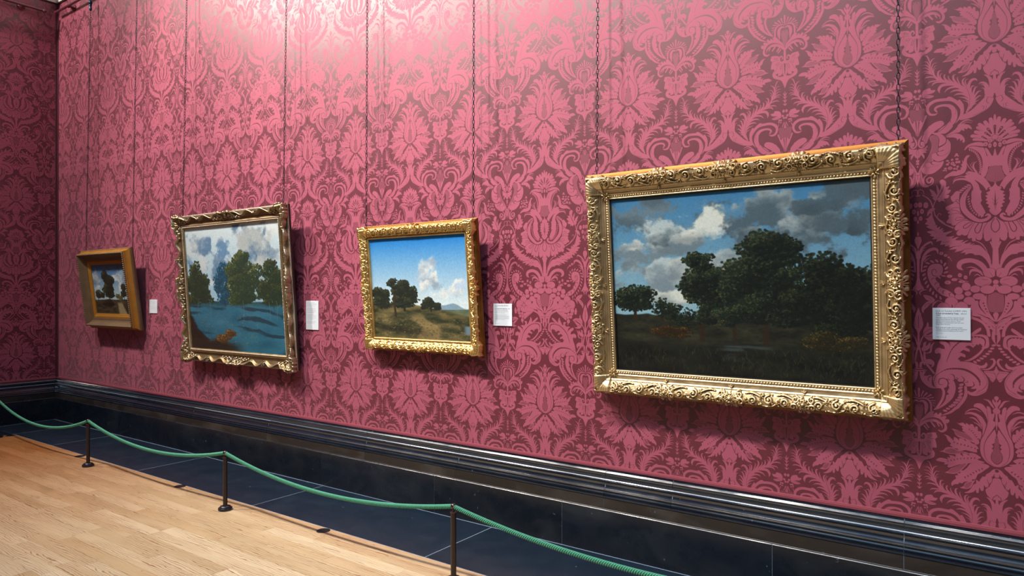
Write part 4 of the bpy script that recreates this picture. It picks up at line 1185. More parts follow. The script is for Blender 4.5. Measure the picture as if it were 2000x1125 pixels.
def paint_big():
    p = Paint(900, 655, 4); p.sky(rgb(52, 104, 142), rgb(120, 158, 172), .62)
    D = rgb(66, 82, 90); L = rgb(158, 172, 172); Lt = rgb(190, 196, 186)
    for a in ((.10, .10, .34, .13, D+.1, D, 11), (.62, .10, .36, .12, L*.85, D, 12), (.92, .16, .25, .16, D, D*.8, 13), (.18, .30, .16, .07, Lt, D+.12, 14), (.30, .26, .13, .06, L, D+.1, 31),
              (.40, .20, .11, .10, Lt, L*.8, 15), (.22, .46, .22, .09, L, D+.15, 16), (.05, .40, .12, .08, L, D+.1, 17), (.30, .55, .2, .05, Lt, L*.8, 18), (.7, .28, .2, .1, L*.95, D, 19), (.52, .42, .12, .1, L, D+.1, 33), (.24, .19, .12, .08, L, D, 35), (.08, .30, .10, .06, Lt, D+.1, 36), (.33, .42, .12, .07, Lt, D+.15, 37), (.80, .20, .12, .06, L*.9, D, 38)):
        p.cloud(*a[:4], a[4], a[5], a[6], .35, 1.1)
    p.ground(.665, .05, rgb(20, 24, 22), rgb(50, 52, 38), 41)
    dk = rgb(13, 21, 20); md = rgb(46, 60, 40); lt = rgb(104, 102, 60); och = rgb(110, 84, 44)
    tr = rgb(38, 30, 24)
    p.tree(.10, .70, [(.10, .56, .075, .075), (.07, .60, .05, .05), (.13, .61, .04, .04)], dk, md*1.1, lt, 900, 5, tr)
    p.tree(.22, .70, [(.22, .64, .04, .06), (.27, .66, .035, .05), (.31, .68, .05, .05)], dk, md, lt*.7, 500, 4, tr)
    p.tree(.39, .80, [(.40, .47, .085, .10), (.35, .53, .06, .07), (.44, .56, .07, .08), (.38, .38, .05, .06), (.42, .66, .06, .07)], dk, md*1.1, lt*.9, 2600, 5.5, tr, .012)
    p.tree(.52, .80, [(.50, .50, .05, .12), (.53, .60, .07, .10), (.49, .68, .06, .06)], dk*1.1, md*1.2, och*.9, 1500, 5, tr, .008)
    p.tree(.64, .82, [(.64, .34, .10, .10), (.58, .43, .08, .10), (.70, .43, .08, .10), (.64, .50, .12, .12), (.66, .62, .15, .10)], dk, md, lt*.75, 5200, 6, tr, .012)
    p.tree(.88, .84, [(.87, .46, .10, .10), (.95, .55, .09, .15), (.80, .58, .09, .12), (.90, .66, .14, .10)], dk*.9, md*.75, lt*.55, 4200, 6, tr, .012)
    p.ground(.80, .03, rgb(12, 16, 17), rgb(30, 34, 28), 43, .08)
    mm = sm(.80, .84, p.Y)*sm(.93, .86, p.Y)*sm(.42, .5, p.X)*sm(.75, .6, p.X); n = fbm(p.h, p.w, 8, 60, 3, .5, 77)
    mixc(p.im, rgb(58, 70, 74), mm*sm(.5, .75, n)*.7)
    p.tree(.24, .84, [(.22, .76, .05, .03), (.28, .77, .05, .035)], rgb(30, 24, 16), rgb(74, 54, 26), rgb(120, 84, 36), 520, 4)
    p.tree(.84, .88, [(.84, .79, .07, .045), (.93, .80, .05, .04)], rgb(26, 26, 18), rgb(62, 58, 32), rgb(128, 92, 44), 900, 4)
    for _ in range(420):
        x = p.rg.random(); y = .86+.13*p.rg.random(); c = rgb(46, 50, 32)*p.rg.uniform(.6, 1.4); l = p.rg.uniform(.01, .035); a = p.rg.uniform(-.6, .6)
        for i in range(6): p.dab(x+a*l*(i/5)**1.6, y-l*i/5, 1.3, 2.4, c, .5)
    return p.grain(.02)
def paint_trees_reflection():
    p = Paint(620, 480, 8); p.sky(rgb(196, 212, 216), rgb(150, 184, 200), .5)
    D = rgb(78, 110, 138); L = rgb(206, 216, 216)
    for a in ((.12, .26, .16, .14, L*.93, D*1.15, 21), (.38, .18, .10, .13, L*.95, D*1.2, 22), (.70, .14, .17, .20, L*.8, D, 23), (.86, .30, .15, .14, L*.85, D*1.05, 24), (.30, .42, .12, .10, L, L*.85, 25), (.95, .06, .08, .08, L, L*.8, 26), (.14, .12, .2, .10, L*.95, D*1.1, 27), (.5, .34, .2, .12, L*.9, D*1.1, 28), (.8, .44, .2, .12, L*.9, D, 29)):
        p.cloud(*a[:4], a[4], a[5], a[6], .3, .9)
    dk = rgb(38, 54, 44); md = rgb(84, 96, 54); lt = rgb(150, 138, 66); tr = rgb(52, 48, 40)
    p.ground(.60, .02, rgb(44, 78, 84), rgb(76, 110, 108), 51)
    p.tree(.08, .68, [(.10, .38, .07, .10), (.05, .46, .07, .11), (.17, .46, .07, .10), (.20, .57, .08, .07), (.08, .58, .10, .08)], dk, md*.8, lt*.75, 1700, 5, tr)
    p.tree(.40, .66, [(.41, .37, .06, .08), (.37, .46, .07, .08), (.42, .56, .08, .07)], rgb(34, 66, 84), rgb(44, 104, 136), rgb(96, 140, 150), 700, 5, tr)
    p.tree(.60, .66, [(.60, .28, .09, .09), (.54, .40, .11, .11), (.67, .41, .11, .11), (.60, .50, .15, .10), (.58, .58, .14, .06)], dk*1.1, md, lt, 3600, 5, tr, .009)
    p.tree(.90, .68, [(.90, .37, .08, .09), (.95, .48, .08, .11), (.83, .53, .08, .09), (.90, .58, .11, .08)], dk, md*.8, lt*.7, 1500, 5, tr)
    m = sm(.615, .66, p.Y); n = fbm(p.h, p.w, 6, 18, 4, .5, 61); base = rgb(34, 84, 108)+(rgb(64, 124, 150)-rgb(34, 84, 108))*n[..., None]  # lower half painted as blue water, standing for the glazing's skylight reflection
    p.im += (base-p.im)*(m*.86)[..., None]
    sl = p.Y+.16*p.X**2*(p.Y-.55)*-2; st = np.sin(sl*np.linspace(1, 1, 1)*95+n*5); mixc(p.im, rgb(36, 52, 62), m*sm(.35, .75, st)*sm(.45, .6, fbm(p.h, p.w, 3, 9, 3, .5, 63))*.75)  # dark bands of that painted-in reflection
    for x in (.10, .24, .60, .86, .93): 
        for i in range(36): p.dab(x+math.sin(i*.15+x*20)*.004, .60+i*.004, 1.4, 3, rgb(104, 126, 124), .4)
    for _ in range(150):
        p.dab(p.rg.uniform(.08, .75), p.rg.uniform(.70, .95), p.rg.uniform(2, 8), p.rg.uniform(1, 3.5), rgb(148, 140, 108)*p.rg.uniform(.7, 1.1), .35)
    m = sm(.0, .04, (p.Y-.74)-p.X*.9+.02+(n-.5)*.1)*1.0; mixc(p.im, rgb(46, 38, 34), m)
    m = sm(.0, .05, (p.Y-.90)+(.45-p.X)*.10+(n-.5)*.12)*sm(.62, .42, p.X); mixc(p.im, rgb(52, 42, 36), m)
    p.tree(.38, .95, [(.36, .90, .07, .035), (.44, .86, .06, .03)], rgb(70, 54, 34), rgb(140, 98, 52), rgb(190, 160, 110), 500, 4)
    return p.grain(.02)
def paint_valley():
    p = Paint(460, 360, 15); p.sky(rgb(20, 108, 186), rgb(196, 214, 216), .66, .75)
    L = rgb(214, 218, 210); D = rgb(142, 160, 176)
    for a in ((.60, .34, .10, .12, L, D, 71), (.70, .42, .10, .09, L*.97, D*.95, 72), (.55, .48, .09, .07, L, D*1.05, 73), (.82, .54, .14, .06, L, D*1.1, 74), (.92, .46, .08, .05, L, D*1.2, 75), (.66, .58, .20, .06, L, D*1.15, 76)):
        p.cloud(*a[:4], a[4], a[5], a[6], .45, 1.)
    m = sm(0, .01, p.Y-(.665+.02*np.sin(p.X*14)-.012*np.sin(p.X*31)))*sm(.6, .7, p.X); mixc(p.im, rgb(120, 148, 166), m)
    p.ground(.70, .01, rgb(66, 84, 72), rgb(110, 118, 84), 81)
    m = sm(0, .02, p.Y-(.64+.20*np.clip(p.X-.35, 0, 1)**1.2)); n = fbm(p.h, p.w, 8, 22, 5, .6, 82)[..., None]; c = rgb(44, 50, 36)+(rgb(120, 108, 70)-rgb(44, 50, 36))*np.clip(n*1.8-.5, 0, 1); p.im += (c-p.im)*m[..., None]
    dk = rgb(30, 38, 34); md = rgb(62, 66, 44); lt = rgb(120, 102, 64); tr = rgb(42, 36, 32)
    p.tree(.08, .70, [(.06, .56, .07, .07), (.13, .58, .06, .06), (.10, .64, .10, .05)], dk, md, lt*.7, 900, 4, tr)
    p.tree(.34, .72, [(.34, .50, .07, .09), (.28, .56, .07, .08), (.41, .57, .07, .08), (.34, .63, .12, .06)], dk, md, lt*.8, 1700, 4, tr, .012)
    p.tree(.24, .78, [(.22, .44, .045, .05), (.27, .50, .05, .06)], dk, md*.9, lt, 500, 3.2, rgb(54, 44, 38), .014)
    p.tree(.62, .72, [(.61, .645, .055, .05), (.68, .68, .04, .035), (.55, .67, .03, .03)], dk, md*.9, lt*.7, 600, 3.6, tr)
    m = sm(.05, .0, abs(p.X-(.50+.5*(p.Y-.75)+.04*np.sin(p.Y*30)))-.03*(p.Y-.6)*8)*sm(.74, .8, p.Y); mixc(p.im, rgb(150, 128, 86), m*.65)
    m = sm(.03, .0, abs(p.Y-(.88+.12*p.X))-.012)*sm(.7, .4, p.X); mixc(p.im, rgb(40, 38, 34), m*.6)
    for _ in range(420):
        p.dab(p.rg.random(), p.rg.uniform(.80, .99), p.rg.uniform(1.5, 6), p.rg.uniform(1, 2.5), (rgb(50, 54, 36), rgb(140, 118, 72), rgb(74, 76, 50))[p.rg.integers(3)]*p.rg.uniform(.7, 1.15), .55)
    mixc(p.im, rgb(96, 118, 130), sm(.05, .03, abs(p.Y-.90))*sm(.92, .97, p.X))
    return p.grain(.02)
def paint_lane():
    p = Paint(300, 205, 23); p.sky(rgb(50, 92, 138), rgb(150, 176, 186), .6)
    L = rgb(196, 204, 200); D = rgb(100, 122, 142)
    for a in ((.12, .26, .14, .14, L*.85, D, 91), (.78, .24, .16, .18, L, D*1.1, 92), (.85, .48, .16, .12, L, D*1.2, 93), (.14, .48, .12, .10, L, D*1.2, 94), (.62, .06, .3, .05, D*.8, D*.7, 95)):
        p.cloud(*a[:4], a[4], a[5], a[6], .4, 1.)
    p.ground(.70, .03, rgb(38, 34, 26), rgb(84, 74, 50), 96)
    dk = rgb(30, 34, 28); md = rgb(70, 70, 46); lt = rgb(118, 110, 70); tr = rgb(34, 28, 24)
    p.tree(.10, .74, [(.10, .60, .07, .08), (.22, .62, .07, .06)], dk, md, lt, 500, 3.2, tr)
    p.tree(.43, .76, [(.38, .26, .10, .13), (.50, .34, .09, .12), (.43, .44, .15, .13), (.46, .56, .12, .10)], dk, md*.85, lt*.8, 2300, 3.6, tr, .014)
    p.tree(.85, .74, [(.85, .46, .05, .07), (.84, .58, .07, .07)], dk, md, lt, 500, 3, tr)
    p.tree(.68, .76, [(.66, .64, .05, .05), (.74, .68, .05, .04)], md, lt, rgb(140, 134, 90), 250, 3)
    m = sm(.06, .0, abs(p.X-(.70+.25*(p.Y-.75)))-.05*(p.Y-.6)*4)*sm(.74, .80, p.Y); mixc(p.im, rgb(150, 136, 104), m*.8)
    p.tree(.4, .8, [(.38, .78, .16, .06)], rgb(26, 24, 20), rgb(50, 44, 32), rgb(84, 70, 44), 400, 3.4)
    return p.grain(.02)
def canvas_mat(name, img, w, h, z0, rough=.42, coat=.0):
    im = make_image(name, img); m = mat(name, rough=rough, spec=.4, coat=coat); q = N(m); c = q.coord()
    mp = q.mapping(c, (1/w, 1, 1/h), (.5, 0, -z0/h)); sp = q.n('ShaderNodeSeparateXYZ'); q.l(mp, sp.inputs[0])
    cb = q.n('ShaderNodeCombineXYZ'); q.l(sp.outputs[0], cb.inputs[0]); q.l(sp.outputs[2], cb.inputs[1])
    t = q.n('ShaderNodeTexImage', image=im, extension='EXTEND', interpolation='Cubic'); q.l(cb.outputs[0], t.inputs[0])
    q.base(t.outputs[0]); q.b.inputs['Coat Roughness'].default_value = .08
    q.bump(q.noise(q.mapping(c, (420, 420, 420)), 1, 3), .12, .0006)
    return m

def cell(A): return (A[:-1, :-1] & A[1:, 1:] & A[:-1, 1:] & A[1:, :-1])
def split4(R, C, inner=None):
    """cells of the four rails, divided along the mitres"""
    X = (R.X[:-1, :-1]+R.r/2); Z = (R.Z[:-1, :-1]+R.r/2)-(R.W+R.h/2); a = abs(X)-R.w/2; b = abs(Z)-R.h/2
    return [C & (b >= a) & (Z > 0), C & (a > b) & (X > 0), C & (b >= a) & (Z < 0), C & (a > b) & (X < 0)]
def picture(name, xc, zc, w, h, W, lean, gap, label):
    Hh = h/2+W
    root = empty(name, (xc, -gap, zc-Hh*math.cos(lean)), (lean, 0, 0))
    tag(root, label, 'framed painting', 'gilt framed landscapes hung on the long wall'); return root
def prof(S, pts): x, y = zip(*pts); return np.interp(S, x, y).astype(np.float32)

# ---- 4: the large picture
def big_picture():
    xc, zc, w, h, W, lean = -1.309, 1.685, 1.421, 1.035, .144, .083
    root = picture('framed_painting', xc, zc, w, h, W, lean, .03, 'largest picture, dark woodland under a cloudy blue sky in a wide carved gold frame')
    zm = W+h/2; r = .0028; R = Relief(w, h, W, .026, r); rr = random.Random(4)
    s0, s1 = .062, W-.004
    for k, L in ((0, w), (1, h), (2, w), (3, h)):
        carved_band(R, k, L+2*W-.20, s0+.004, s1, .0175, .078, rr)
    rails_R = R.R.copy(); R.R[:] = 0
    def base(S): return prof(S, [(0, .036), (.006, .047), (.010, .044), (.026, .044), (.031, .050), (.035, .0505), (.037, .048), (.056, .054), (.060, .060), (.064, .058), (.085, .071), (.108, .082), (.128, .081), (.144, .068), (.2, .062)])
    # corner shells and cartouches as pieces of their own
    crn = [];
    for sx in (-1, 1):
        for sz in (-1, 1):
            T = lambda t, o, sx=sx, sz=sz: (sx*(w/2+W-.062)+sx*t, zm+sz*(h/2+W-.062)+sz*o)
            R.R[:] = 0
            shell(R, T, -.046, -.046, .105, .019, math.pi/4, 9, 1.35)
            R.stroke([T(-.075, .045), T(-.03, .058), T(.01, .05), T(.045, .055), T(.056, .030)], [.014, .02, .016, .018, .01], [.012, .02, .016, .018, .012])
            R.stroke([T(.045, -.075), T(.058, -.03), T(.05, .01), T(.055, .045), T(.030, .056)], [.014, .02, .016, .018, .01], [.012, .02, .016, .018, .012])
            R.stroke(spiral(T, -.070, .028, .026, 1, 0), [.012, .012, .008], [.012, .018, .016]); R.stroke(spiral(T, .028, -.070, .026, -1, 1.57), [.012, .012, .008], [.012, .018, .016])
            for i in range(9): R.dome(T(-.088+.012*i, .012+.004*(i % 2)), .0045, .014)
            for i in range(9): R.dome(T(.012+.004*(i % 2), -.088+.012*i), .0045, .014)
            leafburst(R, T, -.062, -.062, .03, 7, .016)
            R.dome(T(.058, .058), .010, .016); R.dome(T(.064, .03), .008, .013); R.dome(T(.03, .064), .008, .013); R.dome(T(.066, -.01), .007, .012); R.dome(T(-.01, .066), .007, .012)
            crn.append(R.R.copy())
    cart = []
    for k, L in ((0, w), (1, h), (2, w), (3, h)):
        T = R.side(k)
        for f, rad in ((0, .056), (-.27, .044), (.27, .044)):
            R.R[:] = 0; t0 = f*L; sm_ = .106
            rosette(R, T, t0, sm_, rad*.72, .020, 10)
            for sg in (-1, 1):
                R.stroke(spiral(T, t0+sg*rad*1.05, sm_+.016, rad*.5, sg, 1.57), [.013, .013, .009], [.012, .019, .016])
                R.stroke(spiral(T, t0+sg*rad*.9, sm_-.022, rad*.42, -sg, -1.57), [.012, .012, .008], [.012, .017, .014])
                R.dome(T(t0+sg*rad*.5, W+.006), .012, .016)
            shell(R, T, t0, W-.022, .034, .016, math.pi/2, 5, 1.8)
            shell(R, T, t0, .062, .024, .012, -math.pi/2, 3, .9)
            cart.append(R.R.copy())
    inside = (R.S >= 0) & (R.S <= W-.006+.004*np.sin(R.X*62)*np.sin(R.Z*62))
    keep = cell(((R.S >= 0) & (R.S <= W-.007)) | ((rails_R > .003) & (R.S > 0)))
    B = base(R.S); drop = np.clip((R.S-(W-.012))/.02, 0, 1)*.018
    owned = np.zeros_like(keep)
    def piece(nm, Rl):
        C = cell(Rl > .0028) & (R.S[:-1, :-1] > .001); owned.__ior__(C)
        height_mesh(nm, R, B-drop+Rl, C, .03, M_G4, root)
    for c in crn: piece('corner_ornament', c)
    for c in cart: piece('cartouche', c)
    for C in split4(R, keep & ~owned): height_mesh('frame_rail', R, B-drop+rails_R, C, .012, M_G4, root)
    bead_course(w, h, zm, .018, .044, .0066, .0155, M_G4, root, .7, 1.25)
    rect_rails('frame_side', w+2*W, h+2*W, zm, [(-.013, .060), (-.010, .045), (-.002, .032), (.012, .024), (.018, .020), (.018, 0), (-.04, 0), (-.04, .03)], M_G4B, root)
    G().box((-w/2-.006, -.030, W-.006), (w/2+.006, -.016, W+h+.006)).build('painting', canvas_mat('dark_woodland', paint_big(), w, h, W, .34), root)
    rect_rails('slip', w, h, zm, [(-.004, .0305), (-.004, .036), (.003, .0365), (.003, .0305)], mat('black_slip', lin(20, 16, 14), .5), root)
    return root, (xc, zc, h, W, lean)
# ---- 3: the yellow-gold picture
def valley_picture():
    xc, zc, w, h, W, lean = -3.676, 1.674, .980, .768, .091, .090
    root = picture('framed_painting', xc, zc, w, h, W, lean, .03, 'picture of a wooded valley with a bright blue sky in a yellow gold frame')
    zm = W+h/2; r = .0034; R = Relief(w, h, W, .02, r); rr = random.Random(3)
    for k, L in ((0, w), (1, h), (2, w), (3, h)): carved_band(R, k, L+2*W-.10, .022, W-.006, .011, .044, rr)
    rails = R.R.copy()
    B = prof(R.S, [(0, .032), (.005, .040), (.012, .041), (.018, .036), (.022, .038), (.05, .055), (.072, .062), (.091, .054), (.13, .05)])
    R.R[:] = 0; crn = []
    for sx in (-1, 1):
        for sz in (-1, 1):
            T = lambda t, o, sx=sx, sz=sz: (sx*(w/2+W-.04)+sx*t, zm+sz*(h/2+W-.04)+sz*o); R.R[:] = 0
            shell(R, T, -.035, -.035, .078, .013, math.pi/4, 7, 1.4)
            for u_, v_ in ((1, 0), (0, 1)):
                TT = lambda t, o, T=T, u_=u_: T(t, o) if u_ else T(o, t)
                R.stroke([TT(-.06, .028), TT(-.02, .042), TT(.02, .036), TT(.042, .03)], [.012, .018, .018, .01], [.01, .015, .014, .01])
                R.stroke(spiral(TT, -.05, .015, .02, 1, 0), [.01, .01, .007], [.01, .014, .012])
            R.dome(T(.04, .04), .011, .012); crn.append(R.R.copy())
    ctr = []
    for k, L in ((0, w), (1, h), (2, w), (3, h)):
        T = R.side(k); R.R[:] = 0
        rosette(R, T, 0, .062, .034, .014, 8); shell(R, T, 0, W-.012, .024, .012, 1.57, 5, 1.9)
        for sg in (-1, 1): R.stroke(spiral(T, sg*.05, .070, .024, sg, 1.57), [.011, .011, .007], [.01, .014, .012])
        ctr.append(R.R.copy())
    keep = cell(((R.S >= 0) & (R.S <= W-.006)) | ((rails > .003) & (R.S > 0))); owned = np.zeros_like(keep)
    for nm, lst in (('corner_ornament', crn), ('centre_ornament', ctr)):
        for c in lst:
            C = cell(c > .0025) & (R.S[:-1, :-1] > .001); owned |= C; height_mesh(nm, R, B+c, C, .025, M_G3, root)
    for C in split4(R, keep & ~owned): height_mesh('frame_rail', R, B+rails, C, .012, M_G3, root)
    rect_rails('frame_side', w+2*W, h+2*W, zm, [(-.012, .050), (-.008, .036), (.000, .028), (.006, .026), (.006, .021), (.012, .019), (.012, .010), (.015, .008), (.015, 0), (-.03, 0), (-.03, .02)], M_G4B, root)
    G().box((-w/2-.005, -.026, W-.005), (w/2+.005, -.014, W+h+.005)).build('painting', canvas_mat('blue_sky_valley', paint_valley(), w, h, W, .38), root)
    return root, (xc, zc, h, W, lean)
# ---- 2: the picture with the swept, pierced bronze-gold frame
def swept_picture():
    xc, zc, w, h, W, lean = -6.066, 1.684, 1.551, 1.198, .130, .073
    root = picture('framed_painting', xc, zc, w, h, W, lean, .035, 'picture of tall trees and a painted-in blue glass reflection in a worn frame with swept wavy edges')
    zm = W+h/2; r = .004; R = Relief(w, h, W, .02, r)
    edge = np.full(R.S.shape, W, np.float32)
    along = [(R.X/(w/2+W)), ((R.Z-zm)/(h/2+W))]
    a = abs(R.X)-w/2; b = abs(R.Z-zm)-h/2; u = np.where(b >= a, along[0], along[1]); au = abs(u)
    edge = W-.006-.034*np.clip(np.sin(np.clip((au-.16)/.70, 0, 1)*2*math.pi*1.5)**2, 0, 1)*(au > .16)*(au < .86)
    B = prof(R.S, [(0, .036), (.008, .046), (.014, .050), (.020, .046), (.026, .050), (.034, .047), (.038, .038), (.060, .036), (.09, .048), (.13, .070)])
    lip = np.exp(-((R.S-(edge-.010))/.009)**2)*.016
    B = B+np.where(R.S > .04, lip, 0)
    crn = []
    for sx in (-1, 1):
        for sz in (-1, 1):
            T = lambda t, o, sx=sx, sz=sz: (sx*(w/2+W-.05)+sx*t, zm+sz*(h/2+W-.05)+sz*o); R.R[:] = 0
            for TT in (T, lambda t, o, T=T: T(o, t)):
                R.stroke([TT(-.16, .005), TT(-.11, .03), TT(-.05, .018), TT(0, .04), TT(.05, .045)], [.014, .024, .022, .026, .014], [.012, .026, .024, .028, .02])
                R.stroke(spiral(TT, -.045, .03, .034, 1, 0), [.018, .016, .01], [.018, .03, .026])
                for i in range(6): R.dome(TT(-.17+.024*i, -.012+.012*(i % 2)), .0105, .022)
                R.stroke([TT(-.12, -.02), TT(-.07, -.03), TT(-.03, -.01)], [.01, .02, .01], [.01, .02, .012])
            shell(R, T, -.04, -.04, .085, .026, math.pi/4, 5, 1.5)
            for c_ in ((.05, .05), (.058, .01), (.01, .058), (-.02, .062), (.062, -.02)): R.dome(T(*c_), .013, .022)
            crn.append(R.R.copy())
    ctr = []
    for k, L in ((0, w), (1, h), (2, w), (3, h)):
        T = R.side(k); R.R[:] = 0
        rosette(R, T, 0, .095, .044, .024, 7)
        for sg in (-1, 1):
            TT = lambda t, o, sg=sg, T=T: T(sg*t, o)
            R.stroke([TT(.03, .11), TT(.08, .125), TT(.12, .09), TT(.17, .075)], [.02, .026, .022, .01], [.022, .026, .02, .01])
            R.stroke(spiral(TT, .075, .085, .03, -1, 1.57), [.016, .014, .01], [.016, .026, .022])
            for i in range(5): R.dome(TT(.10+.028*i, .062+.010*(i % 2)), .011, .022)
            R.dome(TT(.05, .055), .010, .018)
        ctr.append(R.R.copy())
    for k, L in ((0, w), (1, h), (2, w), (3, h)):
        T = R.side(k)
        for f in (-.36, .36) if k % 2 == 0 else (-.30, .30):
            R.R[:] = 0; t0 = f*L*.82
            leafburst(R, T, t0, .092, .032, 6, .022); R.dome(T(t0, .092), .012, .024); ctr.append(R.R.copy())
    keep = cell((R.S >= 0) & (R.S <= edge)); owned = np.zeros_like(keep)
    for nm, lst in (('corner_ornament', crn), ('carved_ornament', ctr)):
        for c in lst:
            C = cell(c > .004) & (R.S[:-1, :-1] > .001); owned |= C; height_mesh(nm, R, B+c*.9, C, .04, M_G2, root)
    for C in split4(R, keep & ~owned): height_mesh('frame_rail', R, B, C, .028, M_G2, root)
    bead_course(w, h, zm, .014, .049, .0048, .013, M_G2, root)
    rect_rails('frame_side', w+2*W, h+2*W, zm, [(-.052, .040), (-.045, .036), (-.020, .030), (-.006, .034), (0, .032), (.004, .028), (.004, .022), (-.06, .022)], M_G2, root)
    bead_course(w, h, zm, W+.0005, .031, .0040, .012, M_G2, root)
    rect_rails('frame_back', w+2*W, h+2*W, zm, [(.002, .0219), (.002, 0), (-.06, 0), (-.06, .0219)], M_BACKW, root)
    G().box((-w/2-.006, -.028, W-.006), (w/2+.006, -.014, W+h+.006)).build('painting', canvas_mat('trees_painted_reflection', paint_trees_reflection(), w, h, W, .3), root)
    # glazing over the canvas
    mg = mat('picture_glazing', (1, 1, 1), .02, spec=.5); mg.node_tree.nodes['Principled BSDF'].inputs['Transmission Weight'].default_value = 1; mg.node_tree.nodes['Principled BSDF'].inputs['IOR'].default_value = 1.45
    q = N(mg); tr = q.n('ShaderNodeBsdfTransparent'); gl = q.n('ShaderNodeBsdfGlossy'); gl.inputs['Roughness'].default_value = .03
    fr = q.n('ShaderNodeFresnel'); mx = q.n('ShaderNodeMixShader'); gg = q.n('ShaderNodeNewGeometry'); q.l(q.math('MULTIPLY', fr.outputs[0], q.math('SUBTRACT', 1., gg.outputs['Backfacing'])), mx.inputs[0]); q.l(tr.outputs[0], mx.inputs[1]); q.l(gl.outputs[0], mx.inputs[2])
    q.l(mx.outputs[0], mg.node_tree.nodes['Material Output'].inputs[0])
    G().box((-w/2-.002, -.0345, W-.002), (w/2+.002, -.0325, W+h+.002)).build('glass', mg, root)
    return root, (xc, zc, h, W, lean)
# ---- 1: the small deep picture at the far end
def lane_picture():
    xc, zc, w, h, W, lean = -8.524, 1.686, .846, .574, .147, .129
    root = picture('framed_painting', xc, zc, w, h, W, lean, .03, 'smallest picture, a dark tree by a lane in a deep brown and gold frame')
    zm = W+h/2; Wf, Hf = w+2*W, h+2*W
    rect_rails('gilt_liner', w, h, zm, [(0, .024), (0, .033), (.004, .035), (.022, .040), (.026, .045), (.046, .047), (.050, .043), (.050, .024)], M_G1Y, root)
    rect_rails('frame_rail', w, h, zm, [(.0502, .024), (.0502, .050), (.056, .056), (.064, .054), (.080, .058), (.096, .070), (.108, .088), (.114, .104), (.120, .112), (.132, .114), (.138, .108), (.1385, .024)], M_G1, root)
    bead_course(w, h, zm, .128, .110, .0105, .022, M_G1, root, .5, 1.0)
    rect_rails('frame_side', Wf, Hf, zm, [(-.0083, .102), (-.004, .098), (-.003, .080), (.004, .062), (.014, .050), (.024, .046), (.0245, .0425), (-.0083, .0425)], M_G1Y, root)
    rect_rails('frame_back', Wf, Hf, zm, [(.026, .0424), (.030, .036), (.032, .022), (.028, .010), (.026, 0), (-.05, 0), (-.05, .0235), (-.009, .0235), (-.009, .0424)], M_G1, root)
    bead_course(w, h, zm, W+.0265, .040, .005, .014, M_G1, root)
    G().box((-w/2-.004, -.0235, W-.004), (w/2+.004, -.012, W+h+.004)).build('painting', canvas_mat('tree_by_lane', paint_lane(), w, h, W, .4), root)
    return root, (xc, zc, h, W, lean)
big, i4 = big_picture(); val, i3 = valley_picture(); swept_pic, i2 = swept_picture(); lan, i1 = lane_picture()
def top_of(i): xc, zc, h, W, lean = i; Hh = h/2+W; return zc+Hh*math.cos(lean)
CH = [(-9.115, i1, .03, 'left chain of the smallest picture, nearest the corner', 0), (-7.975, i1, .03, 'right chain of the smallest picture at the far end', 0),
      (-6.93, i2, .035, 'left chain of the picture with the wavy frame', 0), (-5.27, i2, .035, 'right chain of the picture with the wavy frame', 0),
      (-4.235, i3, .03, 'left chain of the yellow gold framed picture', 1), (-3.135, i3, .03, 'right chain of the yellow gold framed picture', 1),
      (-2.13, i4, .03, 'left chain of the largest picture', 1), (-.4815, i4, .03, 'right chain of the largest picture', 1)]
for x, inf, gap, lab, single in CH:
    xc, zc, h, W, lean = inf; zt = top_of(inf); yt = -gap-(h+2*W)*math.sin(lean)
    chain(x, zt-.012, yt+.012, lab, single)

# ---------------------------------------------------------------- labels beside the pictures
M_CARD = mat('white_card', lin(214, 222, 228), .5); M_INK = mat('grey_ink', lin(88, 104, 122), .8)
M_INKP = mat('faint_ink', lin(160, 172, 182), .8)
def text_mesh(s, size, bold=False):
    cu = bpy.data.curves.new('lettering', 'FONT'); cu.body = s; cu.size = size; cu.resolution_u = 2
    cu.space_line = 1.0
    if bold: cu.offset = size*.028
    o = bpy.data.objects.new('lettering', cu); COL.objects.link(o)
    dg = bpy.context.evaluated_depsgraph_get(); me = bpy.data.meshes.new_from_object(o.evaluated_get(dg))
    V = [v.co.copy() for v in me.vertices]; F = [tuple(p.vertices) for p in me.polygons]
    bpy.data.objects.remove(o); bpy.data.curves.remove(cu); bpy.data.meshes.remove(me); return V, F
def wall_label(x0, x1, z0, z1, label, lines=None, bars=None):
    root = empty('wall_label', (x0, 0, z0)); tag(root, label, 'label', 'white text labels on the damask')
    w, h = x1-x0, z1-z0
    G().box((0, -.007, 0), (w, -.0003, h), .0008).build('card', M_CARD, root)
    if lines:
        g = G(); gb = G()
        for s, size, x, z, bold, maxw in lines:
            V, F = text_mesh(s, size, bold); mw = max(v.x for v in V); k = min(1., maxw/mw) if maxw else 1.
            g.add([(x+v.x*k, -.0073, z+v.y) for v in V], F)
        g.build('lettering', M_INK, root)
    if bars:
        g = G()
        for x, z, l, t in bars: g.box((x, -.0073, z-t/2), (x+l, -.0069, z+t/2))
        g.build('print', M_INKP, root)
    return root
TL = .0135
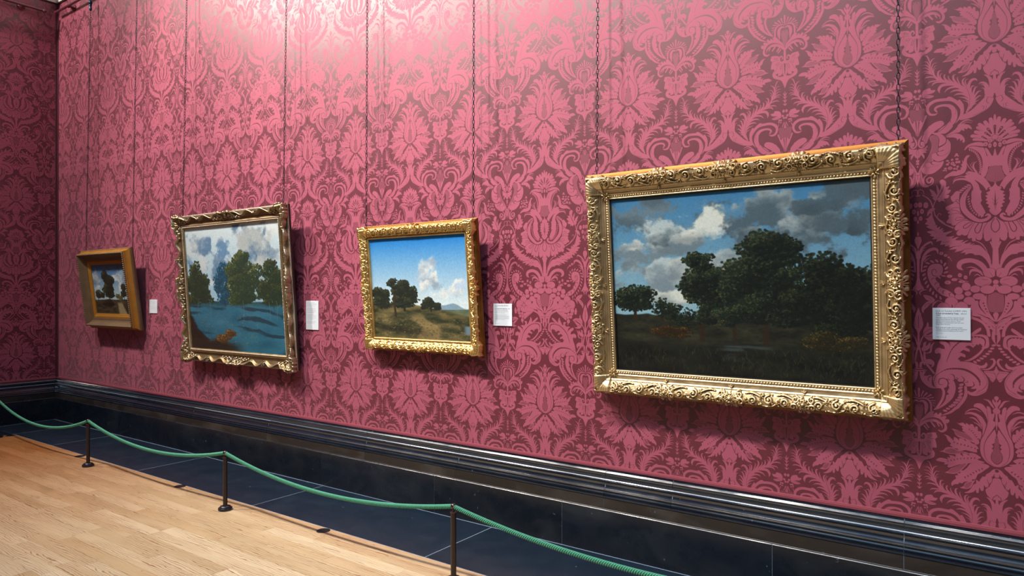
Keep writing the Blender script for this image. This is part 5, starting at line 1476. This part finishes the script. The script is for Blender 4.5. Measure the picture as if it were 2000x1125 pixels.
wall_label(-.355, -.201, 1.409, 1.561, 'white label right of the largest picture, with legible heading', [
    ('Jacob van Ruisdael (1628/9?\u20131682)', .0100, TL, .1345, False, .126), ('A Pool surrounded by Trees,', .0100, TL, .1225, True, .094),
    ('about', .0100, TL+.1025, .1225, False, 0), ('1665', .0100, TL, .1135, False, 0),
    ('The dark mass of this majestic forest', .0078, TL, .1030, False, .115), ('scene overshadows the barely visible', .0078, TL, .0950, False, .113),
    ('figures and animals below. Their', .0078, TL, .0872, False, .103), ('grandeur is contrasted with the two', .0078, TL, .0793, False, .114), ('dying silver birches.', .0078, TL, .0715, False, .06),
    ('Both Gainsborough and Constable', .0078, TL, .0560, False, .108), ('owned prints after paintings by Ruisdael', .0078, TL, .0480, False, .128), ('and borrowed motifs from his work.', .0078, TL, .0400, False, .113),
    ('Oil on canvas', .0052, TL, .0295, False, 0), ('NG854. Bought, 1871', .0052, TL, .0105, False, 0)])
wall_label(-3.031, -2.870, 1.404, 1.560, 'white label between the yellow gold framed picture and the largest one', [
    ('Jan Wijnants (active 1643; died', .0095, .013, .1395, False, .115), ('1684)', .0095, .013, .1300, False, 0), ('A Landscape with a Dead Tree,', .0095, .013, .1175, True, .107), ('1659', .0095, .126, .1175, False, 0)],
    [(.013, .1085, .112, .0022), (.013, .1005, .114, .0022), (.013, .0915, .088, .0022), (.013, .077, .10, .0022), (.013, .069, .125, .0022), (.013, .061, .126, .0022), (.013, .053, .122, .0022), (.013, .0455, .088, .0022), (.013, .0345, .024, .0016), (.013, .0175, .044, .0016)])
def bars(w, z1, n, dz=.0095, t=.002, sd=1):
    rr = random.Random(sd); return [(.014, z1-i*dz, (w-.03)*rr.uniform(.72, .98), t) for i in range(n) if i % 6 != 4]
wall_label(-5.115, -4.948, 1.315, 1.568, 'tall white label right of the wavy framed picture', None, bars(.167, .236, 20))
wall_label(-7.850, -7.683, 1.415, 1.566, 'white label between the smallest picture and the wavy framed one', None, bars(.167, .136, 9, .011, .0016, 4))


# ---------------------------------------------------------------- barrier posts, floor discs, rope
M_POST = mat('bronze_brown_metal', lin(62, 52, 48), .42, metal=.55)
M_PBASE = mat('dark_polished_metal', lin(62, 62, 70), .25, metal=.7)
M_BALL = mat('polished_dark_bronze', lin(88, 72, 72), .2, metal=.8)
def post():
    r = empty('barrier_post', (0, 0, .001))
    auto_smooth(G().lathe([(.050, 0), (.0515, .002), (.0515, .015), (.050, .0185), (.041, .021), (.0405, .026), (.038, .030), (.026, .034), (.0165, .035)], 28).build('base', M_PBASE, r), 50)
    auto_smooth(G().lathe([(.0160, .0345), (.0160, .392)], 20).build('shaft', M_POST, r), 50)
    auto_smooth(G().lathe([(.0158, .3921), (.0195, .3935), (.0195, .398), (.012, .4005), (.0085, .402), (.0075, .408), (.0075, .414)], 20).build('collar', M_BALL, r), 50)
    auto_smooth(G().lathe([(q_[0], q_[1]+.430) for q_ in ball(.0172, 16, 10)], 16).build('ball_top', M_BALL, r))
    return r
PX = [-9.43, -7.165, -4.882, -2.612]; PY = -.928
LAB = ['low dark post at the left edge of the photo, beside the corner', 'low bronze post below the smallest picture', 'low bronze post below the picture with the wavy frame', 'nearest low bronze post, below the gap beside the largest picture']
p0 = post()
for i, x in enumerate(PX):
    if i == 0: o = p0
    else:
        o = p0.copy(); COL.objects.link(o)
        for ch in p0.children: c = ch.copy(); COL.objects.link(c); c.parent = o
    o.location = (x, PY, .001); tag(o, LAB[i], 'post', 'low posts of the rope barrier')
M_DISC = mat('black_floor_cap', lin(24, 24, 28), .35)
DL = ['round black floor cap near the corner by the left edge', 'round black floor cap just behind the post below the smallest picture', 'round black floor cap in line with the picture with the wavy frame', 'round black floor cap nearest the camera']
for i, (x, y) in enumerate(((-9.44, -.800), (-7.67, -.792), (-5.787, -.786), (-3.906, -.797))):
    o = auto_smooth(G().lathe([(.047, 0), (.047, .0016), (.044, .0024), (.010, .0026), (.008, .0020)], 28).build('floor_cap', M_DISC, None, False, (x, y, .0012)))
    tag(o, DL[i], 'floor cap', 'round caps in the floor by the stone')

# rope: one three-strand rope threaded through the post tops
M_ROPE = mat('green_rope', lin(84, 168, 128), .75)
q = N(M_ROPE); c = q.coord(); fz = q.noise(q.mapping(c, (340, 340, 340)), 1, 3)
q.base(q.mix(fz, lin(40, 110, 84), lin(96, 180, 148))); q.bump(fz, .5, .0012)
def span(xa, xb, za, zb, sag, n=46, skew=.0):
    P = []
    for i in range(n):
        f = i/n; x = xa+(xb-xa)*f; z = za+(zb-za)*f-sag*4*f*(1-f); P.append(Vector((x, PY, z)))
    return P
ZR = .4305
P = [Vector((-10.22+.0*i, PY, .40)) for i in range(0)]
C_ = span(-10.9, PX[0], .48, ZR, .10, 10)[6:]
C_ = [p for p in C_ if p.x > XL+.08]
C_ += span(PX[0], PX[1], ZR, ZR, .168)+span(PX[1], PX[2], ZR, ZR, .127)+span(PX[2], PX[3], ZR, ZR, .118)+span(PX[3], -.34, ZR, ZR, .105)+[Vector((-.34, PY, ZR))]
# resample finely
D = [0]
for a, b in zip(C_, C_[1:]): D.append(D[-1]+(b-a).length)
tot = D[-1]; n = int(tot/.0042); S_ = np.linspace(0, tot, n); cx = np.interp(S_, D, [p.x for p in C_]); cz = np.interp(S_, D, [p.z for p in C_])
k_ = np.ones(9)/9; cz2 = np.convolve(np.pad(cz, 4, mode='edge'), k_, 'valid'); cz = cz*.35+cz2*.65
V = []; F = []; ns = 7; lay = .038
for st in range(3):
    b0 = len(V); ctr = []
    for i in range(n):
        a = S_[i]/lay*2*math.pi+st*2*math.pi/3; t = np.array([cx[min(i+1, n-1)]-cx[max(i-1, 0)], cz[min(i+1, n-1)]-cz[max(i-1, 0)]]); t /= np.linalg.norm(t)
        nrm = np.array([-t[1], t[0]])
        o1 = math.cos(a)*.0072; o2 = math.sin(a)*.0072; ctr.append((cx[i]+nrm[0]*o1, PY+o2, cz[i]+nrm[1]*o1, t, nrm))
    for i, (x, y, z, t, nrm) in enumerate(ctr):
        for k in range(ns):
            a = 2*math.pi*k/ns; V.append((x+nrm[0]*math.cos(a)*.0071, y+math.sin(a)*.0071, z+nrm[1]*math.cos(a)*.0071))
    for i in range(n-1):
        for k in range(ns):
            l = (k+1) % ns; F.append((b0+i*ns+k, b0+i*ns+l, b0+(i+1)*ns+l, b0+(i+1)*ns+k))
rope = mesh('barrier_rope', V, np.array(F), M_ROPE, None, True)
tag(rope, 'thick twisted green rope threaded through the low posts', 'rope')
